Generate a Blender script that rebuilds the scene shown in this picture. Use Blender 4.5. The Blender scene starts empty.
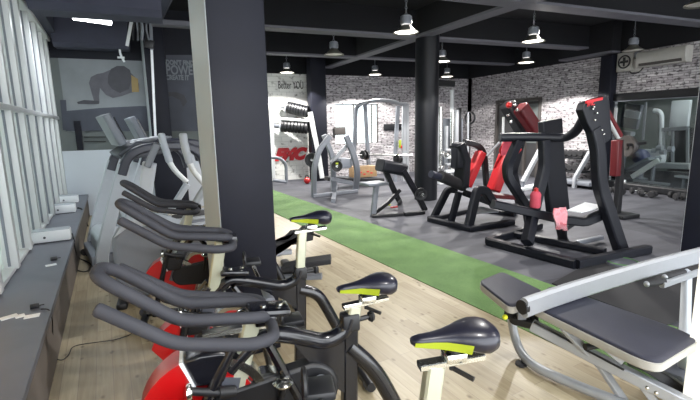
import bpy, bmesh, math, random
from mathutils import Vector, Matrix, Quaternion
random.seed(7)
C = bpy.context.scene.collection
PI = math.pi
rad = math.radians

# ------------------------------------------------------------------ camera
FPX, CAMH = 430.0, 1.55
R = Matrix.Rotation(rad(-22.48), 3, 'Z') @ Matrix.Rotation(PI/2 - rad(9.85), 3, 'X') @ Matrix.Rotation(rad(-1.1), 3, 'Z')
cd = bpy.data.cameras.new('camera'); cam = bpy.data.objects.new('camera', cd); C.objects.link(cam)
cd.sensor_width = 36; cd.lens = 36*FPX/700; cd.clip_start = 0.05
cam.matrix_world = Matrix.Translation((0, 0, CAMH)) @ R.to_4x4()
bpy.context.scene.camera = cam
def ray(u, v): return R @ Vector(((u-350)/FPX, -(v-200)/FPX, -1.0))
def pz(u, v, z=0.0):
    d = ray(u, v); k = (z-CAMH)/d.z; return Vector((k*d.x, k*d.y, z))
def py(u, v, y):
    d = ray(u, v); k = y/d.y; return Vector((k*d.x, y, CAMH+k*d.z))
def px(u, v, x):
    d = ray(u, v); k = x/d.x; return Vector((x, k*d.y, CAMH+k*d.z))

# ------------------------------------------------------------------ materials
def new_mat(name):
    m = bpy.data.materials.new(name); m.use_nodes = True
    return m, m.node_tree.nodes, m.node_tree.links, m.node_tree.nodes['Principled BSDF']
def srgb(c):
    f = lambda x: x/12.92 if x <= .04045 else ((x+.055)/1.055)**2.4
    return tuple(f(x/255) for x in c) + (1,)
def mat(name, col, rough=.5, metal=0., var=.12, scale=18., bump=0., coat=0., emit=None, es=1., spec=None):
    m, n, l, b = new_mat(name)
    c = srgb(col)
    tc = n.new('ShaderNodeTexCoord'); ns = n.new('ShaderNodeTexNoise')
    ns.inputs['Scale'].default_value = scale; ns.inputs['Detail'].default_value = 4
    l.new(tc.outputs['Object'], ns.inputs['Vector'])
    mx = n.new('ShaderNodeMix'); mx.data_type = 'RGBA'
    mx.inputs[6].default_value = tuple(x*(1-var) for x in c[:3]) + (1,)
    mx.inputs[7].default_value = tuple(min(1, x*(1+var)) for x in c[:3]) + (1,)
    l.new(ns.outputs['Fac'], mx.inputs[0]); l.new(mx.outputs[2], b.inputs['Base Color'])
    b.inputs['Roughness'].default_value = rough; b.inputs['Metallic'].default_value = metal
    if coat: b.inputs['Coat Weight'].default_value = coat; b.inputs['Coat Roughness'].default_value = .12
    if spec is not None: b.inputs['Specular IOR Level'].default_value = spec
    if bump:
        bp = n.new('ShaderNodeBump'); bp.inputs['Strength'].default_value = bump; bp.inputs['Distance'].default_value = .004
        n2 = n.new('ShaderNodeTexNoise'); n2.inputs['Scale'].default_value = scale*12
        l.new(tc.outputs['Object'], n2.inputs['Vector']); l.new(n2.outputs['Fac'], bp.inputs['Height']); l.new(bp.outputs['Normal'], b.inputs['Normal'])
    if emit:
        b.inputs['Emission Color'].default_value = srgb(emit); b.inputs['Emission Strength'].default_value = es
    return m
M = {}
M['black_gloss'] = mat('black_gloss', (14, 15, 22), .25, coat=.4)
M['black'] = mat('black_paint', (22, 23, 27), .45, var=.1)
M['steel_black'] = mat('steel_black', (18, 20, 28), .45, var=.1, spec=.35)
M['rubber'] = mat('black_rubber', (34, 34, 37), .75, bump=.2)
M['foam'] = mat('foam_grip', (46, 47, 54), .72, bump=.25, scale=30)
M['chrome'] = mat('chrome', (215, 216, 212), .18, 1.)
M['brushed'] = mat('brushed_metal', (186, 188, 168), .35, .4)
M['silver'] = mat('silver_paint', (162, 165, 170), .38, .35, var=.05)
M['grey_metal'] = mat('grey_metal', (128, 132, 140), .45, .3)
M['dgrey'] = mat('dark_grey_plastic', (74, 77, 86), .5)
M['lgrey'] = mat('light_grey_plastic', (176, 182, 190), .45, var=.04)
M['mgrey'] = mat('mid_grey_plastic', (120, 125, 134), .5, var=.06)
M['white'] = mat('white_plastic', (226, 229, 232), .45, var=.03)
M['whitep'] = mat('white_paint_metal', (214, 217, 218), .4, .1, var=.04)
M['red'] = mat('red_paint', (172, 8, 12), .3, coat=.5, var=.08)
M['redpad'] = mat('red_vinyl', (190, 26, 36), .5, var=.1)
M['dred'] = mat('dark_red', (92, 8, 18), .5)
M['saddle'] = mat('saddle_vinyl', (22, 23, 38), .36, coat=.2)
M['lime'] = mat('lime_panel', (150, 164, 32), .5, var=.1)
M['yellow'] = mat('yellow_knob', (222, 226, 40), .4)
M['padgrey'] = mat('pad_vinyl', (42, 44, 58), .55, bump=.15)
M['padside'] = mat('pad_edge', (168, 166, 160), .45)
M['blue_ball'] = mat('blue_ball', (82, 88, 128), .35)
M['pink'] = mat('pink_fabric', (176, 66, 82), .85, bump=.3)
M['wood_box'] = mat('wood_box', (150, 122, 88), .6, var=.3)
M['cable'] = mat('cable_black', (26, 26, 28), .5)
M['paper'] = mat('paper', (232, 234, 236), .7, var=.02)
M['sill'] = mat('sill_stone', (96, 99, 110), .35, var=.12, scale=6)
M['benchface'] = mat('bench_face', (112, 104, 98), .7, var=.15, scale=5)
M['alu'] = mat('aluminium_frame', (206, 208, 209), .45, .1, var=.06, scale=3)
M['ceil'] = mat('ceiling_black', (7, 8, 15), .9, var=.3, scale=2)
M['beam'] = mat('beam_grey', (92, 92, 100), .7, var=.15, scale=4)
M['beamd'] = mat('beam_dark', (60, 62, 78), .7, var=.2, scale=4)
M['pillar'] = mat('pillar_navy', (17, 19, 31), .6, spec=.3, var=.3, scale=5, bump=.1)
M['pillarw'] = mat('pillar_pale', (178, 184, 190), .6, var=.05, scale=4)
M['roundcol'] = mat('column_gloss', (14, 16, 22), .45, var=.2, scale=4, spec=.3)
M['lowwall'] = mat('low_wall_paint', (206, 212, 220), .7, var=.03, scale=3)
M['panel'] = mat('wall_panel', (100, 106, 106), .7, var=.1, scale=3)
M['cream'] = mat('cream_plaster', (236, 232, 220), .8, var=.05, scale=12, bump=.3)
M['lampmetal'] = mat('lamp_metal', (120, 118, 108), .4, .6)
M['lampglow'] = mat('lamp_glow', (255, 250, 240), .5, emit=(255, 248, 236), es=7.)
M['acgrey'] = mat('ac_casing', (168, 166, 160), .5)
M['lampoff'] = mat('lamp_off', (200, 198, 190), .4)
M['tube'] = mat('tube_glow', (255, 255, 255), .5, emit=(250, 252, 255), es=9.)
M['screen'] = mat('dark_screen', (24, 28, 36), .15)
M['muralgrey'] = mat('mural_fog', (126, 131, 136), .6, var=.45, scale=1.6)
M['muraldark'] = mat('mural_dark', (62, 66, 78), .6, var=.35, scale=3)
M['skin'] = mat('mural_athlete', (56, 56, 64), .6, var=.4, scale=8)
M['skin2'] = mat('mural_athlete_light', (80, 80, 88), .6, var=.4, scale=9)
M['ochre'] = mat('mural_ochre', (150, 128, 80), .6)
M['murtext'] = mat('mural_text', (116, 122, 130), .6)
M['letter'] = mat('letter_black', (40, 40, 42), .6)
M['redletter'] = mat('letter_red', (196, 30, 40), .45)
M['doorm'] = mat('door_dark', (62, 62, 64), .5)
M['doorframe'] = mat('door_frame', (72, 68, 66), .5)
M['mirror'] = mat('mirror_glass', (180, 186, 190), .03, 1., var=.01)
M['roomwall'] = mat('side_room_wall', (118, 126, 122), .8)
M['towelr'] = None
M['darkrail'] = mat('dark_rail', (52, 54, 66), .4)

def wood():
    m, n, l, b = new_mat('wood_laminate')
    tc = n.new('ShaderNodeTexCoord'); mp = n.new('ShaderNodeMapping'); mp.inputs['Rotation'].default_value = (0, 0, rad(90-7))
    l.new(tc.outputs['Object'], mp.inputs['Vector'])
    br = n.new('ShaderNodeTexBrick'); br.offset = .37; br.inputs['Scale'].default_value = 1
    br.inputs['Brick Width'].default_value = 1.1; br.inputs['Row Height'].default_value = .095; br.inputs['Mortar Size'].default_value = .0018
    br.inputs['Mortar Smooth'].default_value = .2; br.inputs['Bias'].default_value = 0
    br.inputs['Color1'].default_value = srgb((184, 172, 144)); br.inputs['Color2'].default_value = srgb((158, 144, 116)); br.inputs['Mortar'].default_value = srgb((140, 126, 108))
    l.new(mp.outputs['Vector'], br.inputs['Vector'])
    mp2 = n.new('ShaderNodeMapping'); mp2.inputs['Scale'].default_value = (1.2, 14, 1); l.new(mp.outputs['Vector'], mp2.inputs['Vector'])
    ns = n.new('ShaderNodeTexNoise'); ns.inputs['Scale'].default_value = 3; ns.inputs['Detail'].default_value = 6; l.new(mp2.outputs['Vector'], ns.inputs['Vector'])
    mx = n.new('ShaderNodeMix'); mx.data_type = 'RGBA'; mx.blend_type = 'MULTIPLY'; mx.inputs[0].default_value = .55
    cr = n.new('ShaderNodeValToRGB'); cr.color_ramp.elements[0].position = .3; cr.color_ramp.elements[0].color = (.62, .58, .52, 1); cr.color_ramp.elements[1].position = .65; cr.color_ramp.elements[1].color = (1, 1, 1, 1)
    l.new(ns.outputs['Fac'], cr.inputs[0]); l.new(br.outputs['Color'], mx.inputs[6]); l.new(cr.outputs[0], mx.inputs[7])
    # knots
    mp3 = n.new('ShaderNodeMapping'); mp3.inputs['Scale'].default_value = (6, 10, 1); l.new(mp.outputs['Vector'], mp3.inputs['Vector'])
    vo = n.new('ShaderNodeTexVoronoi'); vo.inputs['Scale'].default_value = 1.15; l.new(mp3.outputs['Vector'], vo.inputs['Vector'])
    c2 = n.new('ShaderNodeValToRGB'); c2.color_ramp.elements[0].position = .05; c2.color_ramp.elements[0].color = (.3, .24, .18, 1); c2.color_ramp.elements[1].position = .19; c2.color_ramp.elements[1].color = (1, 1, 1, 1)
    l.new(vo.outputs['Distance'], c2.inputs[0])
    mx2 = n.new('ShaderNodeMix'); mx2.data_type = 'RGBA'; mx2.blend_type = 'MULTIPLY'; mx2.inputs[0].default_value = .8
    l.new(mx.outputs[2], mx2.inputs[6]); l.new(c2.outputs[0], mx2.inputs[7]); l.new(mx2.outputs[2], b.inputs['Base Color'])
    b.inputs['Roughness'].default_value = .42
    return m
M['wood'] = wood()
def turf():
    m, n, l, b = new_mat('turf_green')
    tc = n.new('ShaderNodeTexCoord'); ns = n.new('ShaderNodeTexNoise'); ns.inputs['Scale'].default_value = 260; ns.inputs['Detail'].default_value = 3
    n1 = n.new('ShaderNodeTexNoise'); n1.inputs['Scale'].default_value = 2.2
    l.new(tc.outputs['Object'], ns.inputs['Vector']); l.new(tc.outputs['Object'], n1.inputs['Vector'])
    ad = n.new('ShaderNodeMath'); ad.operation = 'MULTIPLY_ADD'; ad.inputs[1].default_value = .7; l.new(ns.outputs['Fac'], ad.inputs[0])
    ml = n.new('ShaderNodeMath'); ml.operation = 'MULTIPLY'; ml.inputs[1].default_value = .3; l.new(n1.outputs['Fac'], ml.inputs[0]); l.new(ml.outputs[0], ad.inputs[2])
    cr = n.new('ShaderNodeValToRGB'); cr.color_ramp.elements[0].position = .35; cr.color_ramp.elements[0].color = srgb((56, 88, 44)); cr.color_ramp.elements[1].position = .68; cr.color_ramp.elements[1].color = srgb((116, 150, 88))
    l.new(ad.outputs[0], cr.inputs[0]); l.new(cr.outputs[0], b.inputs['Base Color']); b.inputs['Roughness'].default_value = .85
    bp = n.new('ShaderNodeBump'); bp.inputs['Strength'].default_value = .6; bp.inputs['Distance'].default_value = .01; l.new(ns.outputs['Fac'], bp.inputs['Height']); l.new(bp.outputs['Normal'], b.inputs['Normal'])
    return m
M['turf'] = turf()
def rubberfloor():
    m, n, l, b = new_mat('rubber_floor')
    tc = n.new('ShaderNodeTexCoord'); br = n.new('ShaderNodeTexBrick'); br.offset = 0; br.inputs['Scale'].default_value = 1
    br.inputs['Brick Width'].default_value = 1.; br.inputs['Row Height'].default_value = 1.; br.inputs['Mortar Size'].default_value = .004; br.inputs['Bias'].default_value = 0
    br.inputs['Color1'].default_value = srgb((86, 87, 94)); br.inputs['Color2'].default_value = srgb((66, 67, 74)); br.inputs['Mortar'].default_value = srgb((50, 50, 56))
    l.new(tc.outputs['Object'], br.inputs['Vector'])
    mp = n.new('ShaderNodeMapping'); mp.inputs['Scale'].default_value = (.5, 1.8, 1); l.new(tc.outputs['Object'], mp.inputs['Vector'])
    ns = n.new('ShaderNodeTexNoise'); ns.inputs['Scale'].default_value = 2.5; ns.inputs['Detail'].default_value = 5; l.new(mp.outputs['Vector'], ns.inputs['Vector'])
    cr = n.new('ShaderNodeValToRGB'); cr.color_ramp.elements[0].position = .35; cr.color_ramp.elements[0].color = (.62, .62, .64, 1); cr.color_ramp.elements[1].position = .7; cr.color_ramp.elements[1].color = (1.1, 1.1, 1.1, 1)
    l.new(ns.outputs['Fac'], cr.inputs[0])
    mx = n.new('ShaderNodeMix'); mx.data_type = 'RGBA'; mx.blend_type = 'MULTIPLY'; mx.inputs[0].default_value = 1
    l.new(br.outputs['Color'], mx.inputs[6]); l.new(cr.outputs[0], mx.inputs[7]); l.new(mx.outputs[2], b.inputs['Base Color'])
    b.inputs['Roughness'].default_value = .68
    return m
M['rfloor'] = rubberfloor()
def brick(name, c1, c2, mort, w=.21, h=.052, axis='X', ms=.005, bias=0., dark=(96, 92, 94), dens=.42):
    m, n, l, b = new_mat(name)
    tc = n.new('ShaderNodeTexCoord'); sp = n.new('ShaderNodeSeparateXYZ'); cb = n.new('ShaderNodeCombineXYZ')
    l.new(tc.outputs['Object'], sp.inputs[0]); l.new(sp.outputs[axis], cb.inputs['X']); l.new(sp.outputs['Z'], cb.inputs['Y'])
    br = n.new('ShaderNodeTexBrick'); br.inputs['Scale'].default_value = 1
    br.inputs['Brick Width'].default_value = w; br.inputs['Row Height'].default_value = h; br.inputs['Mortar Size'].default_value = ms; br.inputs['Bias'].default_value = bias
    br.inputs['Color1'].default_value = srgb(c1); br.inputs['Color2'].default_value = srgb(c2); br.inputs['Mortar'].default_value = srgb(mort)
    l.new(cb.outputs[0], br.inputs['Vector'])
    mp = n.new('ShaderNodeMapping'); mp.inputs['Scale'].default_value = (.75/w, .33/h, 1); l.new(cb.outputs[0], mp.inputs['Vector'])
    ns = n.new('ShaderNodeTexNoise'); ns.inputs['Scale'].default_value = 3.; ns.inputs['Detail'].default_value = 2; l.new(mp.outputs[0], ns.inputs['Vector'])
    cr = n.new('ShaderNodeValToRGB'); cr.color_ramp.elements[0].position = dens-.07; cr.color_ramp.elements[0].color = srgb(dark); cr.color_ramp.elements[1].position = dens+.06; cr.color_ramp.elements[1].color = (1, 1, 1, 1)
    l.new(ns.outputs['Fac'], cr.inputs[0])
    mx = n.new('ShaderNodeMix'); mx.data_type = 'RGBA'; mx.blend_type = 'MULTIPLY'; mx.inputs[0].default_value = .85
    l.new(br.outputs['Color'], mx.inputs[6]); l.new(cr.outputs[0], mx.inputs[7]); l.new(mx.outputs[2], b.inputs['Base Color'])
    b.inputs['Roughness'].default_value = .8
    bp = n.new('ShaderNodeBump'); bp.inputs['Strength'].default_value = .5; bp.inputs['Distance'].default_value = .01
    l.new(mx.outputs[2], bp.inputs['Height']); l.new(bp.outputs['Normal'], b.inputs['Normal'])
    return m
M['brickx'] = brick('whitewashed_brick_back', (200, 197, 199), (148, 143, 147), (112, 108, 110), axis='X')
M['bricky'] = brick('whitewashed_brick_right', (200, 197, 199), (146, 141, 145), (110, 106, 108), axis='Y')
M['brickw'] = brick('white_painted_brick', (236, 236, 232), (222, 222, 218), (190, 190, 186), w=.4, h=.14, dens=.36, dark=(120, 118, 112))
def towel(name, a, b_, sc=55):
    m, n, l, b = new_mat(name)
    tc = n.new('ShaderNodeTexCoord'); wv = n.new('ShaderNodeTexChecker'); wv.inputs['Scale'].default_value = sc
    wv.inputs['Color1'].default_value = srgb(a); wv.inputs['Color2'].default_value = srgb(b_)
    l.new(tc.outputs['Object'], wv.inputs['Vector']); l.new(wv.outputs['Color'], b.inputs['Base Color']); b.inputs['Roughness'].default_value = .9
    return m
M['towelr'] = towel('red_white_towel', (190, 76, 88), (222, 176, 184))
def glass():
    m = bpy.data.materials.new('window_glass'); m.use_nodes = True; n = m.node_tree.nodes; l = m.node_tree.links; n.clear()
    o = n.new('ShaderNodeOutputMaterial'); mx = n.new('ShaderNodeMixShader'); t = n.new('ShaderNodeBsdfTransparent'); g = n.new('ShaderNodeBsdfGlossy')
    g.inputs['Roughness'].default_value = .05; lw = n.new('ShaderNodeLayerWeight'); lw.inputs['Blend'].default_value = .25
    t.inputs['Color'].default_value = (.86, .9, .9, 1)
    l.new(lw.outputs['Fresnel'], mx.inputs[0]); l.new(t.outputs[0], mx.inputs[1]); l.new(g.outputs[0], mx.inputs[2]); l.new(mx.outputs[0], o.inputs[0])
    return m
M['glass'] = glass()
def frost(name, col):
    m = bpy.data.materials.new(name); m.use_nodes = True; n = m.node_tree.nodes; l = m.node_tree.links; n.clear()
    o = n.new('ShaderNodeOutputMaterial'); mx = n.new('ShaderNodeMixShader'); t = n.new('ShaderNodeBsdfTranslucent'); g = n.new('ShaderNodeBsdfGlossy')
    t.inputs['Color'].default_value = srgb(col); g.inputs['Roughness'].default_value = .12; g.inputs['Color'].default_value = (.8, .85, .85, 1)
    lw = n.new('ShaderNodeLayerWeight'); lw.inputs['Blend'].default_value = .3
    l.new(lw.outputs['Fresnel'], mx.inputs[0]); l.new(t.outputs[0], mx.inputs[1]); l.new(g.outputs[0], mx.inputs[2]); l.new(mx.outputs[0], o.inputs[0])
    return m
M['frost'] = frost('frosted_glass', (214, 222, 220)); M['frost_glare'] = frost('frosted_glass_warm_glare', (226, 206, 168))  # warm variant: beige glare put into the colour of the near lower panes
def fence_mat():
    m, n, l, b = new_mat('outside_ground'); b.inputs['Base Color'].default_value = srgb((190, 184, 170)); b.inputs['Roughness'].default_value = .9
    return m
M['outside'] = fence_mat()

# ------------------------------------------------------------------ geometry helpers
def fillet(pts, r, n=5):
    pts = [Vector(p) for p in pts]
    if r <= 0 or len(pts) < 3: return pts
    out = [pts[0]]
    for i in range(1, len(pts)-1):
        a, b, c = pts[i-1], pts[i], pts[i+1]
        d1 = (a-b); d2 = (c-b); l1 = d1.length; l2 = d2.length
        if l1 < 1e-5 or l2 < 1e-5: continue
        d1 /= l1; d2 /= l2
        t = min(r, l1*.48, l2*.48)
        p, q = b+d1*t, b+d2*t
        for k in range(n+1):
            s = k/n; out.append(p*(1-s)**2 + b*2*s*(1-s) + q*s*s)
    out.append(pts[-1]); return out
class MB:
    def __init__(s): s.bm = bmesh.new()
    def _addmesh(s, verts, faces):
        vs = [s.bm.verts.new(v) for v in verts]
        fs = []
        for f in faces:
            try: fs.append(s.bm.faces.new([vs[i] for i in f]))
            except ValueError: pass
        return vs, fs
    def box(s, c, size, rot=None, bevel=.0, seg=2):
        x, y, z = [t/2 for t in size]
        vs, fs = s._addmesh([(i, j, k) for i in (-x, x) for j in (-y, y) for k in (-z, z)],
                            [(0, 1, 3, 2), (4, 6, 7, 5), (0, 4, 5, 1), (2, 3, 7, 6), (0, 2, 6, 4), (1, 5, 7, 3)])
        if bevel > 0:
            es = list({e for f in fs for e in f.edges})
            r = bmesh.ops.bevel(s.bm, geom=es, offset=min(bevel, min(size)*.49), segments=seg, affect='EDGES', profile=.5)
            vs = list({v for f in r['faces'] for v in f.verts} | {v for v in vs if v.is_valid})
            # gather the whole island
            seen = set(vs); st = list(vs)
            while st:
                v = st.pop()
                for e in v.link_edges:
                    o = e.other_vert(v)
                    if o not in seen: seen.add(o); st.append(o)
            vs = list(seen)
        T = Matrix.Translation(Vector(c)) @ (rot.to_4x4() if rot else Matrix.Identity(4))
        for v in vs: v.co = T @ v.co
        return s
    def loft(s, rings, caps=True, closed=False):
        n = len(rings[0]); vs = [[s.bm.verts.new(p) for p in r] for r in rings]
        m = len(rings)
        for i in range(m if closed else m-1):
            a, b = vs[i], vs[(i+1) % m]
            for j in range(n): s.bm.faces.new((a[j], a[(j+1) % n], b[(j+1) % n], b[j]))
        if caps and not closed:
            s.bm.faces.new(list(reversed(vs[0]))); s.bm.faces.new(vs[-1])
        return s
    def _frames(s, pts, up, closed=False):
        res = []; m = len(pts)
        for i, p in enumerate(pts):
            if closed: d = pts[(i+1) % m]-pts[i-1]
            elif i == 0: d = pts[1]-pts[0]
            elif i == m-1: d = pts[-1]-pts[-2]
            else: d = (pts[i+1]-p).normalized()+(p-pts[i-1]).normalized()
            d.normalize(); res.append(d)
        u = Vector(up) if up is not None else (Vector((0, 0, 1)) if abs(res[0].z) < .9 else Vector((0, 1, 0)))
        out = []
        for d in res:
            if up is not None: u = Vector(up)
            sd = d.cross(u)
            if sd.length < 1e-4: sd = d.orthogonal()
            sd.normalize(); uu = sd.cross(d).normalized(); out.append((sd, uu))
            if up is None: u = uu
        return out
    def tube(s, pts, r, n=10, fr=0., closed=False, r1=None, caps=True):
        pts = [Vector(p) for p in pts]
        if fr and not closed: pts = fillet(pts, fr)
        fs = s._frames(pts, None, closed); rings = []
        for i, (p, (a, b)) in enumerate(zip(pts, fs)):
            rr = r if r1 is None else r+(r1-r)*i/(len(pts)-1)
            rings.append([p+a*math.cos(2*PI*k/n)*rr+b*math.sin(2*PI*k/n)*rr for k in range(n)])
        return s.loft(rings, caps=caps, closed=closed)
    def ctube(s, pts, r, n=12, fr=0.):      # tube with rounded ends
        pts = fillet(pts, fr) if fr else [Vector(p) for p in pts]
        d0 = (pts[0]-pts[1]).normalized(); d1 = (pts[-1]-pts[-2]).normalized()
        P = [pts[0]+d0*r*.55, pts[0]+d0*r*.4]+pts+[pts[-1]+d1*r*.4, pts[-1]+d1*r*.55]
        RR = [r*.45, r*.85]+[r]*len(pts)+[r*.85, r*.45]
        fs = s._frames(P, None); rings = []
        for p, rr, (a, b) in zip(P, RR, fs):
            rings.append([p+a*math.cos(2*PI*k/n)*rr+b*math.sin(2*PI*k/n)*rr for k in range(n)])
        return s.loft(rings)
    def bar(s, pts, w, h, up=(0, 0, 1), fr=0., c=.15):   # rectangular section with chamfered corners; w sideways, h along up
        pts = fillet(pts, fr, 4) if fr else [Vector(p) for p in pts]
        d = pts[-1]-pts[0]
        if up is not None and abs(d.normalized().dot(Vector(up).normalized())) > .95: up = (0, 1, 0) if abs(Vector(up).y) < .9 else (1, 0, 0)
        fs = s._frames(pts, up); rings = []
        k = min(w, h)*c
        sec = [(-w/2+k, -h/2), (w/2-k, -h/2), (w/2, -h/2+k), (w/2, h/2-k), (w/2-k, h/2), (-w/2+k, h/2), (-w/2, h/2-k), (-w/2, -h/2+k)]
        for p, (a, b) in zip(pts, fs): rings.append([p+a*x+b*y for x, y in sec])
        return s.loft(rings)
    def cyl(s, p0, p1, r0, r1=None, n=20): return s.tube([p0, p1], r0, n=n, r1=r1)
    def lathe(s, prof, T=Matrix.Identity(4), n=24, closed=False):      # prof = [(r, z)]
        rings = [[T @ Vector((r*math.cos(2*PI*k/n), r*math.sin(2*PI*k/n), z)) for k in range(n)] for r, z in prof]
        return s.loft(rings, caps=not closed, closed=closed)
    def prism(s, outline, depth, T=Matrix.Identity(4)):  # outline in xy, extruded from -depth/2 to depth/2 in z
        a = [T @ Vector((x, y, -depth/2)) for x, y in outline]; b = [T @ Vector((x, y, depth/2)) for x, y in outline]
        return s.loft([a, b])
    def torus(s, c, axis, R_, r, n=28, k=8):
        ax = Vector(axis).normalized(); u = ax.orthogonal().normalized(); w = ax.cross(u)
        return s.tube([Vector(c)+u*math.cos(2*PI*i/n)*R_+w*math.sin(2*PI*i/n)*R_ for i in range(n)], r, n=k, closed=True)
    def ball(s, c, r, n=14, sc=(1, 1, 1)):
        prof = [(max(1e-4, math.sin(PI*i/n)*r), -math.cos(PI*i/n)*r) for i in range(n+1)]
        return s.lathe(prof, Matrix.Translation(Vector(c)) @ Matrix.Diagonal((sc[0], sc[1], sc[2], 1)), n=20)
    def build(s, name, m, parent=None, bevel=0., smooth=40):
        bmesh.ops.recalc_face_normals(s.bm, faces=s.bm.faces)
        me = bpy.data.meshes.new(name)
        s.bm.to_mesh(me); s.bm.free()
        for p in me.polygons: p.use_smooth = True
        try: me.set_sharp_from_angle(angle=rad(smooth))
        except Exception: pass
        me.materials.append(m)
        o = bpy.data.objects.new(name, me); C.objects.link(o)
        if parent:
            o.parent = parent
            me.transform(world(parent).inverted())
        if bevel:
            b = o.modifiers.new('bevel', 'BEVEL'); b.width = bevel; b.segments = 2; b.limit_method = 'ANGLE'; b.angle_limit = rad(40)
        return o
def world(o):
    m = o.matrix_basis.copy()
    while o.parent: o = o.parent; m = o.matrix_basis @ m
    return m
def tag(o, label, cat, group=None):
    o['label'] = label; o['category'] = cat
    if group: o['group'] = group
    return o
def thing(name, label, cat, loc=(0, 0, 0), rz=0., group=None):
    o = bpy.data.objects.new(name, None); C.objects.link(o); o.empty_display_size = .1
    o.matrix_basis = Matrix.Translation(Vector(loc)) @ Matrix.Rotation(rz, 4, 'Z')
    return tag(o, label, cat, group)
def struct(name, mb, m, parent=None, **k):
    o = mb.build(name, m, parent, **k)
    if parent is None: o['kind'] = 'structure'
    return o
def dup(root, loc=None, rz=None, label=None, group=None):
    r = root.copy(); C.objects.link(r)
    if loc is not None: r.matrix_basis = Matrix.Translation(Vector(loc)) @ Matrix.Rotation(rz or 0, 4, 'Z')
    if label: r['label'] = label
    if group: r['group'] = group
    for ch in list(root.children):
        c = ch.copy(); C.objects.link(c); c.parent = r
        for g in list(ch.children):
            d = g.copy(); C.objects.link(d); d.parent = c
    return r
def text(name, s, size, T, m, parent=None, extr=.004, shear=0., bold=0., align='LEFT', sx=1.):
    cu = bpy.data.curves.new(name, 'FONT'); cu.body = s; cu.size = size; cu.extrude = extr; cu.shear = shear; cu.offset = bold; cu.align_x = align
    t = bpy.data.objects.new(name, cu); C.objects.link(t)
    bpy.context.view_layer.update()
    me = bpy.data.meshes.new_from_object(t.evaluated_get(bpy.context.evaluated_depsgraph_get()))
    bpy.data.objects.remove(t)
    me.transform(T @ Matrix.Diagonal((sx, 1, 1, 1)))
    me.materials.clear(); me.materials.append(m)
    o = bpy.data.objects.new(name, me); C.objects.link(o)
    if parent: o.parent = parent; me.transform(world(parent).inverted())
    return o
V = Vector
def rotz(a): return Matrix.Rotation(a, 3, 'Z')

# ================================================================== SETTING
XR, YB, ZC = 9.5, 12.3, 3.7          # right wall, back wall, ceiling
YL = 9.0                              # poster wall
TA = math.atan(.118)                  # the window side is skewed against the rest
def wline(y, off=0.): return -.47-.11*y-off     # inner edge of the window bench
def wx(y): return -.80-.105*y                   # line of the window frames

def slab(name, poly, z0, z1, m):
    mb = MB(); mb.loft([[V((x, y, z0)) for x, y in poly], [V((x, y, z1)) for x, y in poly]]); return struct(name, mb, m, smooth=20)
tl = lambda y: 2.66-.131*y            # turf left edge
tr = lambda y: 3.655-.131*y           # turf right edge
slab('floor', [(wx(-1.5)-.3, -1.5), (tl(-1.5), -1.5), (tl(YB), YB), (wx(YB)-.3, YB)], -.1, 0, M['wood'])
slab('floor_turf', [(tl(-1.5), -1.5), (tr(-1.5), -1.5), (tr(YB), YB), (tl(YB), YB)], -.1, .006, M['turf'])
slab('floor_rubber', [(tr(-1.5), -1.5), (14, -1.5), (14, YB), (tr(YB), YB)], -.1, 0, M['rfloor'])
slab('ceiling', [(-3.2, -1.5), (14, -1.5), (14, YB+.2), (-3.2, YB+.2)], ZC, ZC+.15, M['ceil'])

ZB = 3.02
struct('wall_back_upper', MB().box((5.3, YB+.1, (ZB+ZC)/2), (8.9, .22, ZC-ZB)), M['ceil'])
struct('wall_right_upper', MB().box((XR+.1, 5.4, (ZB+ZC)/2), (.22, 14, ZC-ZB)), M['ceil'])
# back wall with a window opening
wa, wb = py(335, 104, YB), py(379, 143, YB)
x0, x1, z1, z0 = wa.x, wb.x, wa.z, wb.z
xs = 3.95
mb = MB(); t = .2
def wbox(mb, xa, xb, za, zb, y=YB): mb.box(((xa+xb)/2, y+t/2, (za+zb)/2), (xb-xa, t, zb-za))
wbox(mb, xs, x0, 0, ZB); wbox(mb, x1, XR+.2, 0, ZB); wbox(mb, x0, x1, 0, z0); wbox(mb, x0, x1, z1, ZB)
struct('wall_back', mb, M['brickx'])
mb = MB(); wbox(mb, 1.0, xs, 0, ZB); struct('wall_back_white', mb, M['brickw'])
mb = MB()
mb.bar([(x0, YB+.1, z0), (x0, YB+.1, z1)], .05, .05); mb.bar([(x1, YB+.1, z0), (x1, YB+.1, z1)], .05, .05)
mb.bar([(x0, YB+.1, z0), (x1, YB+.1, z0)], .05, .05); mb.bar([(x0, YB+.1, z1), (x1, YB+.1, z1)], .05, .05)
for f in (.44, .50, .86): mb.bar([(x0+(x1-x0)*f, YB+.1, z0), (x0+(x1-x0)*f, YB+.1, z1)], .045, .045)
wf = struct('window_1', mb, M['doorframe'])
MB().box(((x0+x1)/2, YB+.12, (z0+z1)/2), (x1-x0, .006, z1-z0)).build('window_pane', M['glass'], wf)

# right wall: brick, with a doorway and a wide opening to the adjoining room
dA, dB = px(497, 101, XR), px(542, 101, XR)     # doorway between dB.y and dA.y
oy1, oz0, oz1 = 7.05, .14, 2.0                   # opening from y=3.6 to 7.05
oy0 = 3.6
mb = MB()
def rbox(mb, ya, yb, za, zb): mb.box((XR+.1, (ya+yb)/2, (za+zb)/2), (.2, yb-ya, zb-za))
rbox(mb, dA.y, YB+.2, 0, ZB); rbox(mb, oy1, dB.y, 0, ZB); rbox(mb, dB.y, dA.y, 2.15, ZB); rbox(mb, oy0, oy1, oz1, ZB); rbox(mb, -1.5, oy0, 0, ZB)
rbox(mb, oy0, oy1, -.05, oz0)
struct('wall_right', mb, M['bricky'])
mb = MB()
for y in (dB.y+.04, dA.y-.04): mb.bar([(XR, y, 0), (XR, y, 2.17)], .12, .08, up=(0, 1, 0))
mb.bar([(XR, dB.y, 2.17), (XR, dA.y, 2.17)], .12, .09)
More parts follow.
